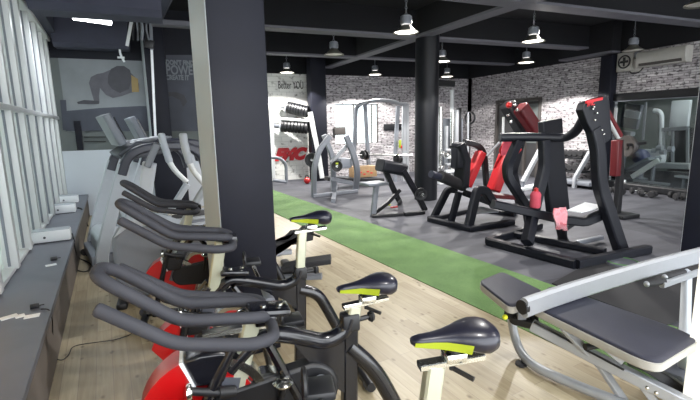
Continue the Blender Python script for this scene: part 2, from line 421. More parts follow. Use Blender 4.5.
mb.bar([(XR, dB.y+.55, 0), (XR, dB.y+.55, 2.13)], .1, .07, up=(0, 1, 0))
d1 = struct('door_1', mb, M['doorframe'])
mb = MB(); mb.box((XR+.06, (dB.y+dA.y)/2, 1.06), (.04, dA.y-dB.y-.1, 2.1)); mb.build('door_leaf', M['doorm'], d1)
mb = MB(); mb.box((XR+.03, dB.y+.32, 1.5), (.02, .42, 1.1)); mb.build('door_panel', M['panel'], d1)
MB().box((XR+.015, dB.y+.36, 1.62), (.012, .18, .24)).build('notice', M['redletter'], d1)
MB().box((XR+.006, dB.y+.36, 1.62), (.008, .07, .15)).build('notice_symbol', M['paper'], d1)
MB().tube([(XR-.04, dB.y+.62, .9), (XR-.04, dB.y+.62, 1.1)], .012).build('door_handle', M['chrome'], d1)
# frame of the wide opening + side room shell
mb = MB()
mb.bar([(XR-.02, oy0, oz1+.06), (XR-.02, oy1+.1, oz1+.06)], .14, .16); mb.bar([(XR-.02, oy0, oz0-.06), (XR-.02, oy1+.1, oz0-.06)], .2, .14)
mb.bar([(XR-.02, oy1+.06, 0), (XR-.02, oy1+.06, 2.1)], .12, .08, up=(0, 1, 0))
mb.bar([(XR-.02, 5.15, 0), (XR-.02, 5.15, 2.1)], .12, .16, up=(0, 1, 0))
tf = struct('trim_1', mb, M['black'])
mb = MB(); mb.bar([(XR-.06, oy0, oz1-.03), (XR-.06, oy1, oz1-.03)], .02, .02); mb.build('metal_edge', M['grey_metal'], tf)
MB().box((XR+.05, (oy0+oy1)/2, (oz0+oz1)/2), (.008, oy1-oy0, oz1-oz0)).build('glass_pane', M['glass'], tf)
struct('wall_side_room', MB().box((13.9, 6, ZC/2), (.2, 13, ZC)), M['roomwall'])
struct('wall_side_room_end', MB().box((11.7, 12.2, ZC/2), (4.4, .2, ZC)), M['roomwall'])
# poster wall on the left
mb = MB(); mb.box((-.5, YL+.1, 1.2/2), (3.2, .2, 1.19)); struct('wall_left_low', mb, M['lowwall'])
mb = MB(); mb.box((-.5, YL+.12, (1.19+ZC)/2), (3.2, .2, ZC-1.19)); struct('wall_left', mb, M['panel'])
struct('wall_left_return', MB().box((1.15, (YL+YB)/2+.05, ZC/2), (.1, YB-YL+.1, ZC)), M['lowwall'])
# window side: bench, frames, glass
def wpt(y, off, z): return V((wx(y)+off, y, z))
mb = MB()
ys = [-1.5, YL]
mb.loft([[V((wline(y), y, 0)), V((wline(y), y, .36)), V((wx(y)-.3, y, .36)), V((wx(y)-.3, y, 0))] for y in ys]); struct('wall_window_bench', mb, M['benchface'])
mb = MB(); mb.loft([[V((wline(y)+.02, y, .362)), V((wline(y)+.02, y, .4)), V((wx(y)-.3, y, .4)), V((wx(y)-.3, y, .362))] for y in ys]); struct('trim_sill', mb, M['sill'])
mb = MB(); mb.loft([[V((wx(y)+.15, y, 3.1)), V((wx(y)+.15, y, ZC)), V((wx(y)-.3, y, ZC)), V((wx(y)-.3, y, 3.1))] for y in ys]); struct('wall_window_head', mb, M['beamd'])
RW = Matrix.Rotation(TA, 3, 'Z')
fy = [-.6, .4, 1.3, 2.15, 2.95, 3.65, 4.3, 4.95, 5.6, 6.25, 6.9, 7.55, 8.2, 8.8]
for i, y in enumerate(fy):
    mb = MB(); mb.box(wpt(y, -.06, 1.085), (.12, .09, 1.33), RW, .006); o_ = struct('window_%d' % (i+2), mb, M['alu'])
    MB().box(wpt(y, -.06, 2.43), (.12, .09, 1.27), RW, .006).build('upper_mullion', M['alu'], o_)
    MB().box(wpt(y-.047, -.06, 1.75), (.02, .012, 2.6), RW).build('gasket', M['mgrey'], o_)
for k, (z, h, dpt) in enumerate(((1.77, .05, .16), (.42, .035, .09), (3.08, .07, .2))):
    mb = MB(); mb.bar([wpt(-1.2, -.07, z), wpt(YL-.02, -.07, z)], dpt, h); struct('trim_%d' % (k+2), mb, M['alu'])
def pane(ya, yb, za, zb, m): struct('window_glazing', (lambda mb: mb.loft([[V((wx(y)-.10, y, za)), V((wx(y)-.10, y, zb)), V((wx(y)-.108, y, zb)), V((wx(y)-.108, y, za))] for y in (ya, yb)]))(MB()), m)
pane(-1.2, 3.65, .42, 1.77, M['frost_glare']); pane(3.65, YL, .42, 1.77, M['frost']); pane(-1.2, YL, 1.77, 3.08, M['frost'])
# outside: pavement and a pale building across
struct('ground_outside', MB().box((-22, 8, -.4), (36, 60, .1)), M['outside'])
mb = MB(); mb.box((-11.5, 2, 3), (.4, 30, 7)); struct('wall_outside', mb, mat('outside_wall', (206, 196, 170), .9, scale=.6, var=.2))
# ground behind the back window
struct('ground_outside_back', MB().box((5, 22, -.3), (30, 18, .1)), M['outside'])

# pillars
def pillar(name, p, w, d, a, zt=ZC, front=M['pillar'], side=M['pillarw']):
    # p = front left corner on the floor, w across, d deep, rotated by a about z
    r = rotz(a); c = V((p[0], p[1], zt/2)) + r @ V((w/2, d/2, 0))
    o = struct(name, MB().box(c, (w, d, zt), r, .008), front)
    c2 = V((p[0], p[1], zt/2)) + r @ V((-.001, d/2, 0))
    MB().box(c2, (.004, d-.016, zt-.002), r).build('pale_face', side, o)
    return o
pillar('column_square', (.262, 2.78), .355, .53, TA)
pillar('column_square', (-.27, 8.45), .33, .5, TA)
cr = (pz(412.5, 200, 0)+pz(438.5, 198, 0))/2
mb = MB(); mb.cyl((cr.x, cr.y, 0), (cr.x, cr.y, ZC), .235, n=40); struct('column_round', mb, M['roundcol'])
pc = py(309, 120, 11.6)
struct('column_back', MB().box((pc.x+.31, 11.8, ZC/2), (.44, .4, ZC), None, .01), M['pillar'])
a_, b_ = px(606, 58, 9.44), px(617.5, 58, 9.44)
struct('column_right', MB().box((9.38, (a_.y+b_.y)/2, 3.0/2), (.22, a_.y-b_.y, 3.0), None, .01), M['pillar'])
pr = pz(684.5, 258, 0)
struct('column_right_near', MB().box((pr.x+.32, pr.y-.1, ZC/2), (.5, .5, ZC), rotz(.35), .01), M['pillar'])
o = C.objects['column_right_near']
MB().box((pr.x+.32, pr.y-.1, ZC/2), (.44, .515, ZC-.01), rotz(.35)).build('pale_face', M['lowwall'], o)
pn = pz(682, 400, 0)
dd = Vector((pn.x, pn.y, 0)).normalized(); pp = Vector((dd.y, -dd.x, 0))
mb = MB(); q = [pn, pn+pp*.5, pn+pp*.5-dd*.3, pn-dd*.02-dd*.28]
mb.loft([[v.copy() for v in q], [v+V((0, 0, 1.02)) for v in q]]); struct('wall_low_cream', mb, M['cream'])

# beams: grey lit underside and black unlit sides, shading put into the colours
def beam(a, b, w, m=M['beam'], h=.04, top=ZC):
    a, b = V(a), V(b)
    o = struct('trim_beam', MB().bar([a+V((0, 0, h/2)), b+V((0, 0, h/2))], w, h, c=.02), m)
    k = (a.z+h+top)/2; MB().bar([V((a.x, a.y, k)), V((b.x, b.y, k))], w-.02, top-a.z-h, c=.01).build('web', M['ceil'], o)
beam((1.2, 7.7, 3.2), (XR, 7.62, 3.2), .30)
beam((1.2, 10.25, 3.2), (XR, 10.3, 3.2), .26)
beam((1.2, 5.12, 3.2), (XR, 5.06, 3.2), .30)
beam((5.1, -1, 3.202), (4.45, YB, 3.202), .27)
beam((9.3, 8.3, 3.03), (9.3, 6.9, 3.03), .3, M['beam'])
def dbeam(a, b, w, h, m): return struct('trim_beam_left', MB().bar([a, b], w, h), m)
dbeam((wx(6.2)+.1, 6.35, 3.2), (.05, 6.35, 3.2), .5, .55, M['beamd'])
dbeam((wx(8.6)+.1, 8.72, 3.28), (-.5, 8.72, 3.28), .4, .75, M['beamd'])
dbeam((.45, 3.4, 3.45), (-.1, 8.4, 3.45), .3, .3, M['beamd'])
dbeam((-.1, 7.4, 3.12), (1.1, 7.4, 3.12), .2, .08, M['beam'])
struct('wall_left_upper', MB().box((-.5, YL+.09, (2.78+ZC)/2), (3.2, .2, ZC-2.78)), M['pillar'])

# ================================================================== LAMPS
def make_lamp():
    t = thing('pendant_lamp', 'x', 'lamp', group='pendant lamps')
    MB().lathe([(.192, 0), (.194, .01), (.15, .035), (.095, .075), (.078, .105), (.07, .11), (.068, .108), (.075, .1), (.09, .07), (.145, .03), (.186, .006)], closed=True).build('reflector', M['lampmetal'], t)
    MB().lathe([(.001, .012), (.165, .014), (.165, .022), (.001, .024)]).build('bulb', M['lampglow'], t)
    MB().lathe([(.06, .11), (.088, .13), (.09, .19), (.084, .2), (.084, .235), (.06, .25), (.001, .252)]).build('housing', M['grey_metal'], t)
    mb = MB()
    for k in range(5): mb.torus((0, 0, .27+k*.045), (1, 0, 0) if k % 2 else (0, 1, 0), .018, .004, 12, 6)
    mb.build('chain', M['grey_metal'], t)
    MB().cyl((0, 0, .47), (0, 0, .9), .006, n=8).build('rod', M['grey_metal'], t)
    return t
LP = [((406, 33), 'pendant lamp hanging nearest the round column, large in the middle of the ceiling'),
      ((533, 42), 'pendant lamp before the brick wall, upper of the pair right of the round column'),
      ((526, 63), 'smaller pendant lamp just below a larger one, over the doorway side of the brick wall'),
      ((334, 55), 'dim grey pendant lamp before the thin ceiling beam left of the round column'),
      ((287, 73), 'pendant lamp above the dark slogan lettering beside the square pillar'),
      ((375, 75), 'pendant lamp hanging above the bright back window'),
      ((442, 62), 'pendant lamp half hidden behind the round column'),
      ((447, 77), 'pendant lamp over the chrome cable station in the far corner'),
      ((633, 51), 'pendant lamp hanging in front of the wall fan and air conditioner'),
      ((703, 5), 'large nearest pendant lamp cut by the upper right edge of the frame')]
lamp0 = make_lamp()
lamps = []
for i, ((u, v), lab) in enumerate(LP):
    p = pz(u, v, 2.9)
    l_ = lamp0 if i == 0 else dup(lamp0)
    l_.matrix_basis = Matrix.Translation(p); l_['label'] = lab; lamps.append(p)
    if i in (3, 8, 9):
        for ch in l_.children:
            if ch.name.startswith('bulb'):
                ch.data = ch.data.copy(); ch.data.materials.clear(); ch.data.materials.append(M['lampoff'])
def spot(p, e, size=rad(136), r=.06, col=(1, .97, .93), name='spot_light'):
    ld = bpy.data.lights.new(name, 'SPOT'); ld.energy = e; ld.spot_size = size; ld.spot_blend = .12; ld.shadow_soft_size = r; ld.color = col
    o = bpy.data.objects.new(name, ld); C.objects.link(o); o.location = p; return o
EN = [280, 280, 620, 25, 420, 480, 150, 110, 10, 25]
for p, e in zip(lamps, EN): spot((p.x, p.y, 2.89), e)
# unseen spots added behind and beside the camera to light the near floor
for x, y, e in ((3.2, 3.2, 85), (.9, .5, 85), (3.1, .4, 55), (5.6, .6, 40)): spot((x, y, 2.89), e)
for i_, e in ((0, 5), (1, 12)):
    ld = bpy.data.lights.new('lamp_neck_light', 'POINT'); ld.energy = e; ld.shadow_soft_size = .05; ld.color = (1, .96, .9)
    o = bpy.data.objects.new('lamp_neck_light', ld); C.objects.link(o); o.location = lamps[i_] + V((.13, 0, .16))
# tube light on the left
a, b = pz(73, 17, 3.0), pz(111, 22.5, 3.0); dv = (b-a)
tl_ = thing('tube_light', 'glowing fluorescent tube light under the dark beam at upper left', 'lamp', (a+b)/2)
MB().tube([a, b], .035).build('tube', M['tube'], tl_)
MB().bar([a+V((0, 0, .05)), b+V((0, 0, .05))], .07, .04).build('fitting', M['whitep'], tl_)
MB().cyl((a+b)/2+V((0, 0, .06)), (a+b)/2+V((0, 0, .7)), .012, n=8).build('rod', M['grey_metal'], tl_)
ld = bpy.data.lights.new('tube_light_source', 'AREA'); ld.shape = 'RECTANGLE'; ld.size = .8; ld.size_y = .1; ld.energy = 22; ld.color = (.9, .95, 1)
o = bpy.data.objects.new('tube_light_source', ld); C.objects.link(o); o.location = (a+b)/2-V((0, 0, .06))

# ================================================================== SPIN BIKES
def make_bike(label, pos, ang, hs, hb, ds=.47, fz=0., gz=0., group='spin bikes in a row'):
    """local +x forward, +y to the rider's left"""
    t = thing('spin_bike', label, 'exercise bike', (pos[0], pos[1], 0), PI-ang, group)
    W = world(t)
    def B(mb, name, m, par=t, **k):
        for v in mb.bm.verts: v.co = W @ v.co
        return mb.build(name, m, par, **k)
    # frame
    mb = MB()
    mb.tube([(.12, 0, .70+fz), (.0, 0, .815+fz), (-.10, 0, .79+fz), (-ds+.11, 0, .73+fz), (-ds+.03, 0, .76+fz), (-ds+.01, 0, .82+fz)], .032, 12, fr=.07)
    mb.bar([(-ds+.01, 0, .82+fz), (-ds+.02, 0, .40), (-ds+.04, 0, .10)], .05, .06, up=(1, 0, 0))
    mb.prism([(-.10, .78+fz), (-ds+.11, .72+fz), (-ds+.03, .76+fz), (-ds+.03, .50), (-ds+.12, .58)], .04, Matrix.Rotation(PI/2, 4, 'X'))
    mb.tube([(-ds+.04, 0, .10), (-.2, 0, .1), (.2, 0, .09), (.42, 0, .09)], .03, 10, fr=.1)
    B(mb, 'frame', M['black_gloss'])
    mb = MB()
    mb.tube([(-ds+.02, 0, .70+fz), (-ds-.09, 0, .58), (-ds-.18, 0, .40), (-ds-.33, 0, .05)], .034, 10, fr=.2); B(mb, 'rear_leg', M['black_gloss'])
    mb = MB(); mb.tube([(-.02, .03, .78+fz), (-.14, .03, .50), (-.2, .03, .12)], .018, 8); B(mb, 'down_tube', M['black_gloss'])
    mb = MB(); mb.lathe([(.001, -.02), (.09, -.02), (.115, -.028), (.115, .028), (.09, .02), (.001, .02)], Matrix.Translation((.0, -.01, .55+fz)) @ Matrix.Rotation(PI/2, 4, 'X'), 28); pl_ = B(mb, 'pulley', M['chrome'])
    mb = MB(); mb.lathe([(.001, -.023), (.086, -.023), (.086, .023), (.001, .023)], Matrix.Translation((.0, -.01, .55+fz)) @ Matrix.Rotation(PI/2, 4, 'X'), 28); B(mb, 'pulley_face', M['red'], pl_)
    # fork sleeve holding the handlebar post and the two fork blades
    mb = MB(); mb.bar([(.20, 0, .34), (.115, 0, .68+fz)], .06, .075, up=(1, 0, 0)); B(mb, 'head_sleeve', M['dgrey'])
    mb = MB()
    for s in (-1, 1): mb.tube([(.11, s*.045, .80+fz), (.22, s*.06, .60), (.36, s*.065, .08)], .02, 10, fr=.1)
    B(mb, 'fork', M['black_gloss'])
    mb = MB(); mb.bar([(.10, 0, .62), (.03, 0, hb-.01)], .05, .06, up=(1, 0, 0)); B(mb, 'handlebar_post', M['brushed'])
    # flywheel, rim and red guard
    fc = V((.19, 0, .565+gz))
    RX = Matrix.Translation(fc) @ Matrix.Rotation(PI/2, 4, 'X')
    mb = MB(); mb.lathe([(.001, -.018), (.165, -.018), (.175, -.03), (.205, -.03), (.205, .03), (.175, .03), (.165, .018), (.001, .018)], RX, 40); fw = B(mb, 'flywheel', M['chrome'])
    mb = MB(); mb.lathe([(.001, -.024), (.16, -.024), (.16, .024), (.001, .024)], RX, 40); B(mb, 'flywheel_disc', M['red'], fw)
    mb = MB()
    arc = [(math.cos(rad(a))*.235, math.sin(rad(a))*.235) for a in range(20, 71, 10)]
    arc2 = [(math.cos(rad(a))*.13, math.sin(rad(a))*.13) for a in range(70, -41, -10)]
    mb.prism(arc+arc2, .115, RX); gd = B(mb, 'wheel_guard', M['red'], bevel=.012)
    mb = MB(); st = [(math.cos(rad(a))*.238, math.sin(rad(a))*.238) for a in (68, 71)]+[(math.cos(rad(a))*.13, math.sin(rad(a))*.13) for a in (71, 68)]
    mb.prism(st, .124, RX); B(mb, 'stripe', M['white'], gd)
    mb = MB(); mb.prism([(math.cos(rad(a))*.239, math.sin(rad(a))*.239) for a in (71, 85, 100, 112)]+[(math.cos(rad(a))*.13, math.sin(rad(a))*.13) for a in (112, 71)], .122, RX); B(mb, 'guard_cap', M['black_gloss'], gd, bevel=.01)
    # belt cover, crank, pedals
    RC = Matrix.Translation((-.17, .0, .56+gz*.7)) @ Matrix.Rotation(PI/2, 4, 'X')
    mb = MB(); n = 20
    ol = [(math.cos(rad(a))*.11, math.sin(rad(a))*.11) for a in range(90, 271, 12)]+[(.30+math.cos(rad(a))*.08, -.01+math.sin(rad(a))*.08) for a in range(-90, 91, 15)]
    mb.prism(ol, .07, RC); B(mb, 'belt_cover', M['black'], bevel=.012)
    mb = MB(); mb.cyl((-.2, -.12, .60), (-.2, .12, .60), .02); mb.cyl((-.2, .05, .60), (-.2, .10, .60), .034); B(mb, 'crank_axle', M['grey_metal'])
    for s, an in ((1, -110), (-1, 70)):
        q = V((-.2+.17*math.cos(rad(an)), s*.11, .60+.17*math.sin(rad(an))))
        mb = MB(); mb.bar([(-.2, s*.11, .60), q], .02, .03, up=(0, 1, 0)); ck = B(mb, 'crank', M['chrome'])
        mb = MB(); mb.box(q+V((0, s*.07, 0)), (.1, .1, .03), None, .008); mb.torus(q+V((.04, s*.07, .02)), (1, 0, 0), .045, .008, 16, 6); B(mb, 'pedal', M['black'], ck)
    # stabilisers
    for x, y in ((.44, .215), (-ds-.34, .215)):
        mb = MB(); mb.tube([(x, -y, .045), (x, y, .045)], .03, 10); sb = B(mb, 'stabiliser', M['black'])
        for s in (-1, 1):
            mb = MB(); mb.lathe([(.001, -.018), (.03, -.018), (.034, -.01), (.034, .01), (.03, .018), (.001, .018)], Matrix.Translation((x+(.03 if x > 0 else 0), s*(y-.05), .036)) @ Matrix.Rotation(PI/2, 4, 'X'), 16); B(mb, 'caster' if x > 0 else 'foot', M['dgrey'], sb)
    # stem plate and brake knob
    mb = MB(); mb.box((-.03, 0, (.855+fz if fz else hb+.022)), (.15, .105, .03), Matrix.Rotation(rad(-6), 3, 'Y'), .012); sp = B(mb, 'stem_plate', M['black_gloss'])
    for x in (-.01, -.07):
        mb = MB(); zz = .872+fz if fz else hb+.036; mb.cyl((x, .01, zz), (x, .01, zz+.009), .012); B(mb, 'plate_bolt', M['chrome'], sp)
    mb = MB(); mb.cyl((-.04, .03, .5+fz), (-.06, .06, .62+fz), .012); B(mb, 'brake_stem', M['black'])
    mb = MB(); mb.lathe([(.001, 0), (.02, .002), (.036, .014), (.038, .022), (.026, .032), (.001, .036)], Matrix.Translation((-.06, .06, .62+fz)), 20); B(mb, 'brake_knob', M['chrome'])
    mb = MB(); mb.tube([(.15, .06, .65+fz), (.25, .075, .69+fz)], .014, 10); mb.tube([(.11, .04, .635+fz), (.165, .062, .655+fz)], .021, 12); B(mb, 'adjust_lever', M['black'])
    mb = MB(); mb.lathe([(.001, 0), (.026, 0), (.03, .006), (.03, .016), (.02, .022), (.001, .023)], Matrix.Translation((.245, .075, .688+fz)) @ Matrix.Rotation(PI/2, 4, 'Y'), 20); B(mb, 'lever_cap', M['chrome'])
    # handlebar: two outer horns and a raised centre loop, foam covered
    r = .0205; w = .20
    mb = MB()
    mb.ctube([(.46, w-.01, hb+.18), (.27, w, hb+.045), (.05, w, hb), (-.02, w-.03, hb-.005), (-.03, .09, hb-.012), (-.03, -.09, hb-.012), (-.02, -w+.03, hb-.005), (.05, -w, hb), (.27, -w, hb+.045), (.46, -w+.01, hb+.18)], r, 14, fr=.045)
    hbn = B(mb, 'handlebar', M['foam'])
    mb = MB()
    mb.tube([(-.02, .03, hb+.01), (.02, .075, hb+.03), (.26, .075, hb+.06), (.45, .07, hb+.21), (.49, .04, hb+.235), (.49, -.04, hb+.235), (.45, -.07, hb+.21), (.26, -.075, hb+.06), (.02, -.075, hb+.03), (-.02, -.03, hb+.01)], r, 14, fr=.04)
    B(mb, 'centre_loop', M['foam'], hbn)
    mb = MB(); mb.box((-.015, 0, hb-.0), (.08, .1, .045), None, .01); B(mb, 'handlebar_clamp', M['black_gloss'], hbn)
    mb = MB(); mb.bar([(-.02, 0, hb-.035), (.2, 0, hb-.035)], .035, .02); B(mb, 'slider', M['chrome'], hbn)
    # seat post, slider and saddle
    mb = MB(); mb.bar([(-ds+.015, 0, .70), (-ds-.01, 0, hs-.11)], .042, .05, up=(1, 0, 0)); B(mb, 'seat_post', M['brushed'])
    mb = MB(); mb.box((-ds+.01, 0, .80+fz), (.07, .06, .07), None, .01); mb.cyl((-ds-.02, .0, .80+fz), (-ds-.075, 0, .805+fz), .01); mb.lathe([(.001, 0), (.018, 0), (.024, .01), (.018, .02), (.001, .021)], Matrix.Translation((-ds-.07, 0, .805+fz)) @ Matrix.Rotation(-PI/2, 4, 'Y'), 14); B(mb, 'post_collar', M['black'])
    mb = MB(); mb.bar([(-ds+.035, 0, hs-.108), (-ds-.15, 0, hs-.098)], .036, .018); B(mb, 'seat_slider', M['chrome'])
    mb = MB(); mb.cyl((-ds-.06, 0, hs-.09), (-ds-.06, 0, hs-.13), .008, n=8); mb.cyl((-ds-.06, 0, hs-.125), (-ds-.1, .05, hs-.135), .007, n=8); B(mb, 'slider_lever', M['black'])
    sx = -ds-.065
    stn = [(.150, .012, .000, .018), (.142, .020, .006, .026), (.12, .024, .010, .034), (.08, .028, .012, .04), (.04, .036, .016, .046), (.0, .052, .023, .052), (-.035, .070, .029, .058), (-.07, .082, .032, .074), (-.10, .083, .031, .078), (-.125, .070, .026, .07), (-.138, .045, .018, .05), (-.142, .02, .008, .03)]
    def ring(x, hw, top, th):
        x *= .82; hw *= .84
        return [V((sx+x, math.copysign(abs(math.cos(a))**.8, math.cos(a))*hw, hs-.03+(top if math.sin(a) > 0 else th*.62)*math.sin(a)*(1.0))) for a in [2*PI*k/20 for k in range(20)]]
    mb = MB(); mb.loft([ring(*q) for q in stn]); sd = B(mb, 'saddle', M['saddle'])
    # lime side panels, just proud of the flanks
    for s in (-1, 1):
        mb = MB(); up, lo, = [], []
        for x, hw, top, th in stn[1:7]:
            x *= .82; hw *= .84
            up.append(V((sx+x, s*(hw+.0015), hs-.032)) if x > 0 else V((sx+x, s*(hw*1.0+.0015), hs-.03-.004-max(0, -x-.02)*.06)))
            dz = .008+min(.03, max(0, (.15-x))*.14) if x > -.06 else .028
            lo.append(V((sx+x, s*(hw*.80+.001), hs-.032-dz)))
        vs = [mb.bm.verts.new(p) for p in up]; v2 = [mb.bm.verts.new(p) for p in lo]
        v3 = [mb.bm.verts.new(p-V((0, s*.012, 0))) for p in up]; v4 = [mb.bm.verts.new(p-V((0, s*.012, 0))) for p in lo]
        for i in range(len(up)-1):
            mb.bm.faces.new((vs[i], vs[i+1], v2[i+1], v2[i])); mb.bm.faces.new((v3[i], v3[i+1], v4[i+1], v4[i])); mb.bm.faces.new((v2[i], v2[i+1], v4[i+1], v4[i])); mb.bm.faces.new((vs[i], vs[i+1], v3[i+1], v3[i]))
        mb.bm.faces.new((vs[0], v2[0], v4[0], v3[0])); mb.bm.faces.new((vs[-1], v2[-1], v4[-1], v3[-1]))
        B(mb, 'side_panel', M['lime'], sd, smooth=60)
    mb = MB(); mb.box((sx, 0, hs-.088), (.06, .05, .028), None, .006); B(mb, 'saddle_clamp', M['chrome'], sd)
    mb = MB(); mb.cyl((sx, 0, hs-.08), (sx, 0, hs-.04), .02); B(mb, 'saddle_neck', M['black'], sd)
    return t
make_bike('spin bike whose lime-edged saddle is nearest, at the bottom of the picture', (.18, 1.0), rad(12), 1.015, .58, .435, -.1, -.2)
make_bike('spin bike with large grey horn handlebars over a red guard in the foreground', (.25, 1.47), rad(3), .97, .88, .35)
make_bike('spin bike whose saddle shows against the turf, just before the square pillar', (.24, 2.33), rad(4), 1.07, .96, .405, -.08, -.22)
make_bike('spin bike just beyond the square pillar, only its handlebars showing left of it', (.14, 3.62), rad(4), .92, .92, .42, -.1, -.25)

# ================================================================== TREADMILLS
def make_treadmill(label, pos, ang):
    t = thing('treadmill', label, 'treadmill', (pos[0], pos[1], 0), PI-ang, 'treadmills by the window')
    W = world(t)
    def B(mb, name, m, par=t, **k):
        for v in mb.bm.verts: v.co = W @ v.co
        return mb.build(name, m, par, **k)
    mb = MB(); mb.box((-.85, 0, .12), (1.9, .82, .12), None, .02); B(mb, 'base', M['mgrey'])
    mb = MB(); mb.box((-.95, 0, .19), (1.6, .52, .03), None, .008); B(mb, 'belt', M['rubber'])
    for s in (-1, 1):
        mb = MB(); mb.box((-.95, s*.34, .20), (1.62, .13, .035), None, .01); B(mb, 'side_rail', M['silver'])
        mb = MB(); mb.bar([(.0, s*.41, .0), (.0, s*.41, .16), (-.12, s*.41, .55), (-.33, s*.39, 1.16)], .075, .13, up=(1, 0, 0), fr=.1); B(mb, 'upright', M['lgrey'])
        mb = MB(); mb.bar([(-.29, s*.39, 1.05), (-.36, s*.39, 1.24), (-.50, s*.39, 1.33), (-.75, s*.39, 1.36), (-1.05, s*.39, 1.34), (-1.2, s*.39, 1.22), (-1.24, s*.39, 1.02)], .1, .11, up=(0, 1, 0), fr=.16); B(mb, 'handrail', M['darkrail'], bevel=.01)
        mb = MB(); mb.box((-.02, s*.41, .03), (.22, .12, .06), None, .01); mb.lathe([(.001, -.02), (.04, -.02), (.04, .02), (.001, .02)], Matrix.Translation((.1, s*.44, .04)) @ Matrix.Rotation(PI/2, 4, 'X')); B(mb, 'foot', M['black'])
    mb = MB()
    o_ = [(.02, .05), (.02, .34), (-.04, .40), (-.18, .40), (-.40, .26), (-.52, .2), (-.52, .05)]
    mb.prism(o_, .70, Matrix.Rotation(PI/2, 4, 'X')); B(mb, 'motor_hood', M['lgrey'], bevel=.03)
    mb = MB(); mb.prism([(-.28, 1.28), (-.36, 1.20), (-1.0, 1.30), (-.98, 1.37), (-.5, 1.42)], .66, Matrix.Rotation(PI/2, 4, 'X')); B(mb, 'dashboard', M['dgrey'], bevel=.02)
    mb = MB(); mb.bar([(-.36, 0, 1.38), (-.22, 0, 1.72)], .62, .09, up=(1, 0, 0)); cs = B(mb, 'console', M['mgrey'], bevel=.02)
    mb = MB(); mb.bar([(-.396, 0, 1.44), (-.296, 0, 1.69)], .5, .02, up=(1, 0, 0)); B(mb, 'screen', M['screen'], cs)
    for s in (-1, 1):
        mb = MB(); mb.ctube([(-.45, s*.2, 1.39), (-.62, s*.2, 1.42), (-.74, s*.12, 1.43)], .018, 8, fr=.05); B(mb, 'grip', M['silver'])
    return t
make_treadmill('treadmill nearest the bikes with a large dark-backed console by the window', (-.90, 5.72), rad(-14))
make_treadmill('second treadmill, farther along the window toward the push-up mural', (-.72, 7.0), rad(-10))

# ================================================================== ELLIPTICAL
t = thing('elliptical_trainer', 'silver elliptical trainer with curved pale arms beside the square pillar', 'elliptical trainer', (.3, 4.9, 0))
mb = MB(); mb.prism([(-.62, .04), (-.62, .62), (-.5, .74), (-.3, .74), (-.02, .62), (.45, .34), (.62, .16), (.62, .04)], .40, Matrix.Translation((.08, 4.35, 0)) @ Matrix.Rotation(PI/2, 4, 'X')); mb.build('drive_cover', M['mgrey'], t, bevel=.04)
mb = MB(); mb.prism([(-.6, .62), (-.5, .76), (-.3, .76), (-.02, .64), (-.04, .6), (-.3, .7), (-.48, .7)], .42, Matrix.Translation((.08, 4.35, 0)) @ Matrix.Rotation(PI/2, 4, 'X')); mb.build('cover_edge', M['lgrey'], t, bevel=.008)
MB().bar([(-.3, 4.35, .7), (-.18, 4.35, 1.25)], .1, .12, up=(1, 0, 0)).build('mast', M['lgrey'], t, bevel=.01)
c_ = MB().bar([(-.2, 4.35, 1.22), (-.10, 4.35, 1.42)], .34, .06, up=(1, 0, 0)).build('console', M['mgrey'], t, bevel=.02)
for y, pts in ((4.12, [(183, 135), (185, 150), (192, 170), (205, 185)]), (4.62, [(161.5, 135), (165, 150), (172, 168), (187, 182)])):
    q = [py(u, v, y) for u, v in pts]
    ar = MB().tube(q, .032, 12, fr=.15, r1=.024).build('arm', M['whitep'], t)
    e = q[-1]
    MB().tube([e-V((.0, 0, .02)), e+V((-.22, .0, -.34)), e+V((-.30, 0, -.62))], .034, 10, fr=.1).build('lower_arm', M['lgrey'], ar)
    h0, h1 = q[0], q[1]
    MB().ctube([h0, h0.lerp(h1, .5), h1.lerp(q[2], .6)], .034, 12).build('hand_grip', M['lgrey'], ar)
for s, y, z in ((1, 4.12, .32), (-1, 4.62, .16)):
    pd = MB().bar([(.0, y, z+.05), (.7, y, z), (1.05, y, z-.02)], .05, .05).build('pedal_link', M['silver'], t)
    MB().prism([(.86, 0), (.9, .05), (1.26, .07), (1.28, .2), (1.2, .2), (1.0, .04), (.88, -.02)], .17, Matrix.Translation((0, y, z+.02)) @ Matrix.Rotation(PI/2, 4, 'X')).build('pedal', M['rubber'], pd, bevel=.01)
MB().box((.3, 4.35, .04), (1.6, .1, .06), None, .01).build('rail', M['grey_metal'], t)
for x in (-.5, 1.1): MB().box((x, 4.35, .03), (.09, .66, .06), None, .02).build('foot', M['black'], t)
# the elliptical's dark foot board and its low rail, right of the pillar
a, b = pz(283, 268, .18), pz(331, 259, .26)
MB().bar([a, a.lerp(b, .5)+V((0, 0, .012)), b], .2, .05).build('foot_board', M['rubber'], t, bevel=.015)
MB().bar([a-V((0, 0, .1)), b-V((.1, 0, .16))], .08, .05).build('board_rail', M['grey_metal'], t)
MB().box(pz(300, 275, 0)+V((0, 0, .05)), (.3, .3, .1), rotz(.3), .02).build('foot', M['black'], t)
t = thing('storage_cabinet', 'dark navy boxy cabinet standing behind the treadmill handrail', 'cabinet', (.1, 7.2, 0))
a, b = py(152, 160, 8.15), py(186, 160, 8.15)
MB().box(((a.x+b.x)/2, 8.37, .6), (b.x-a.x, .4, 1.2), None, .01).build('body', M['pillar'], t)
MB().box(((a.x+b.x)/2, 8.165, .62), ((b.x-a.x)*.96, .02, 1.12), None, .004).build('door', M['pillar'], t)
MB().tube([(b.x-.08, 8.14, .55), (b.x-.08, 8.14, .75)], .01).build('handle', M['grey_metal'], t)

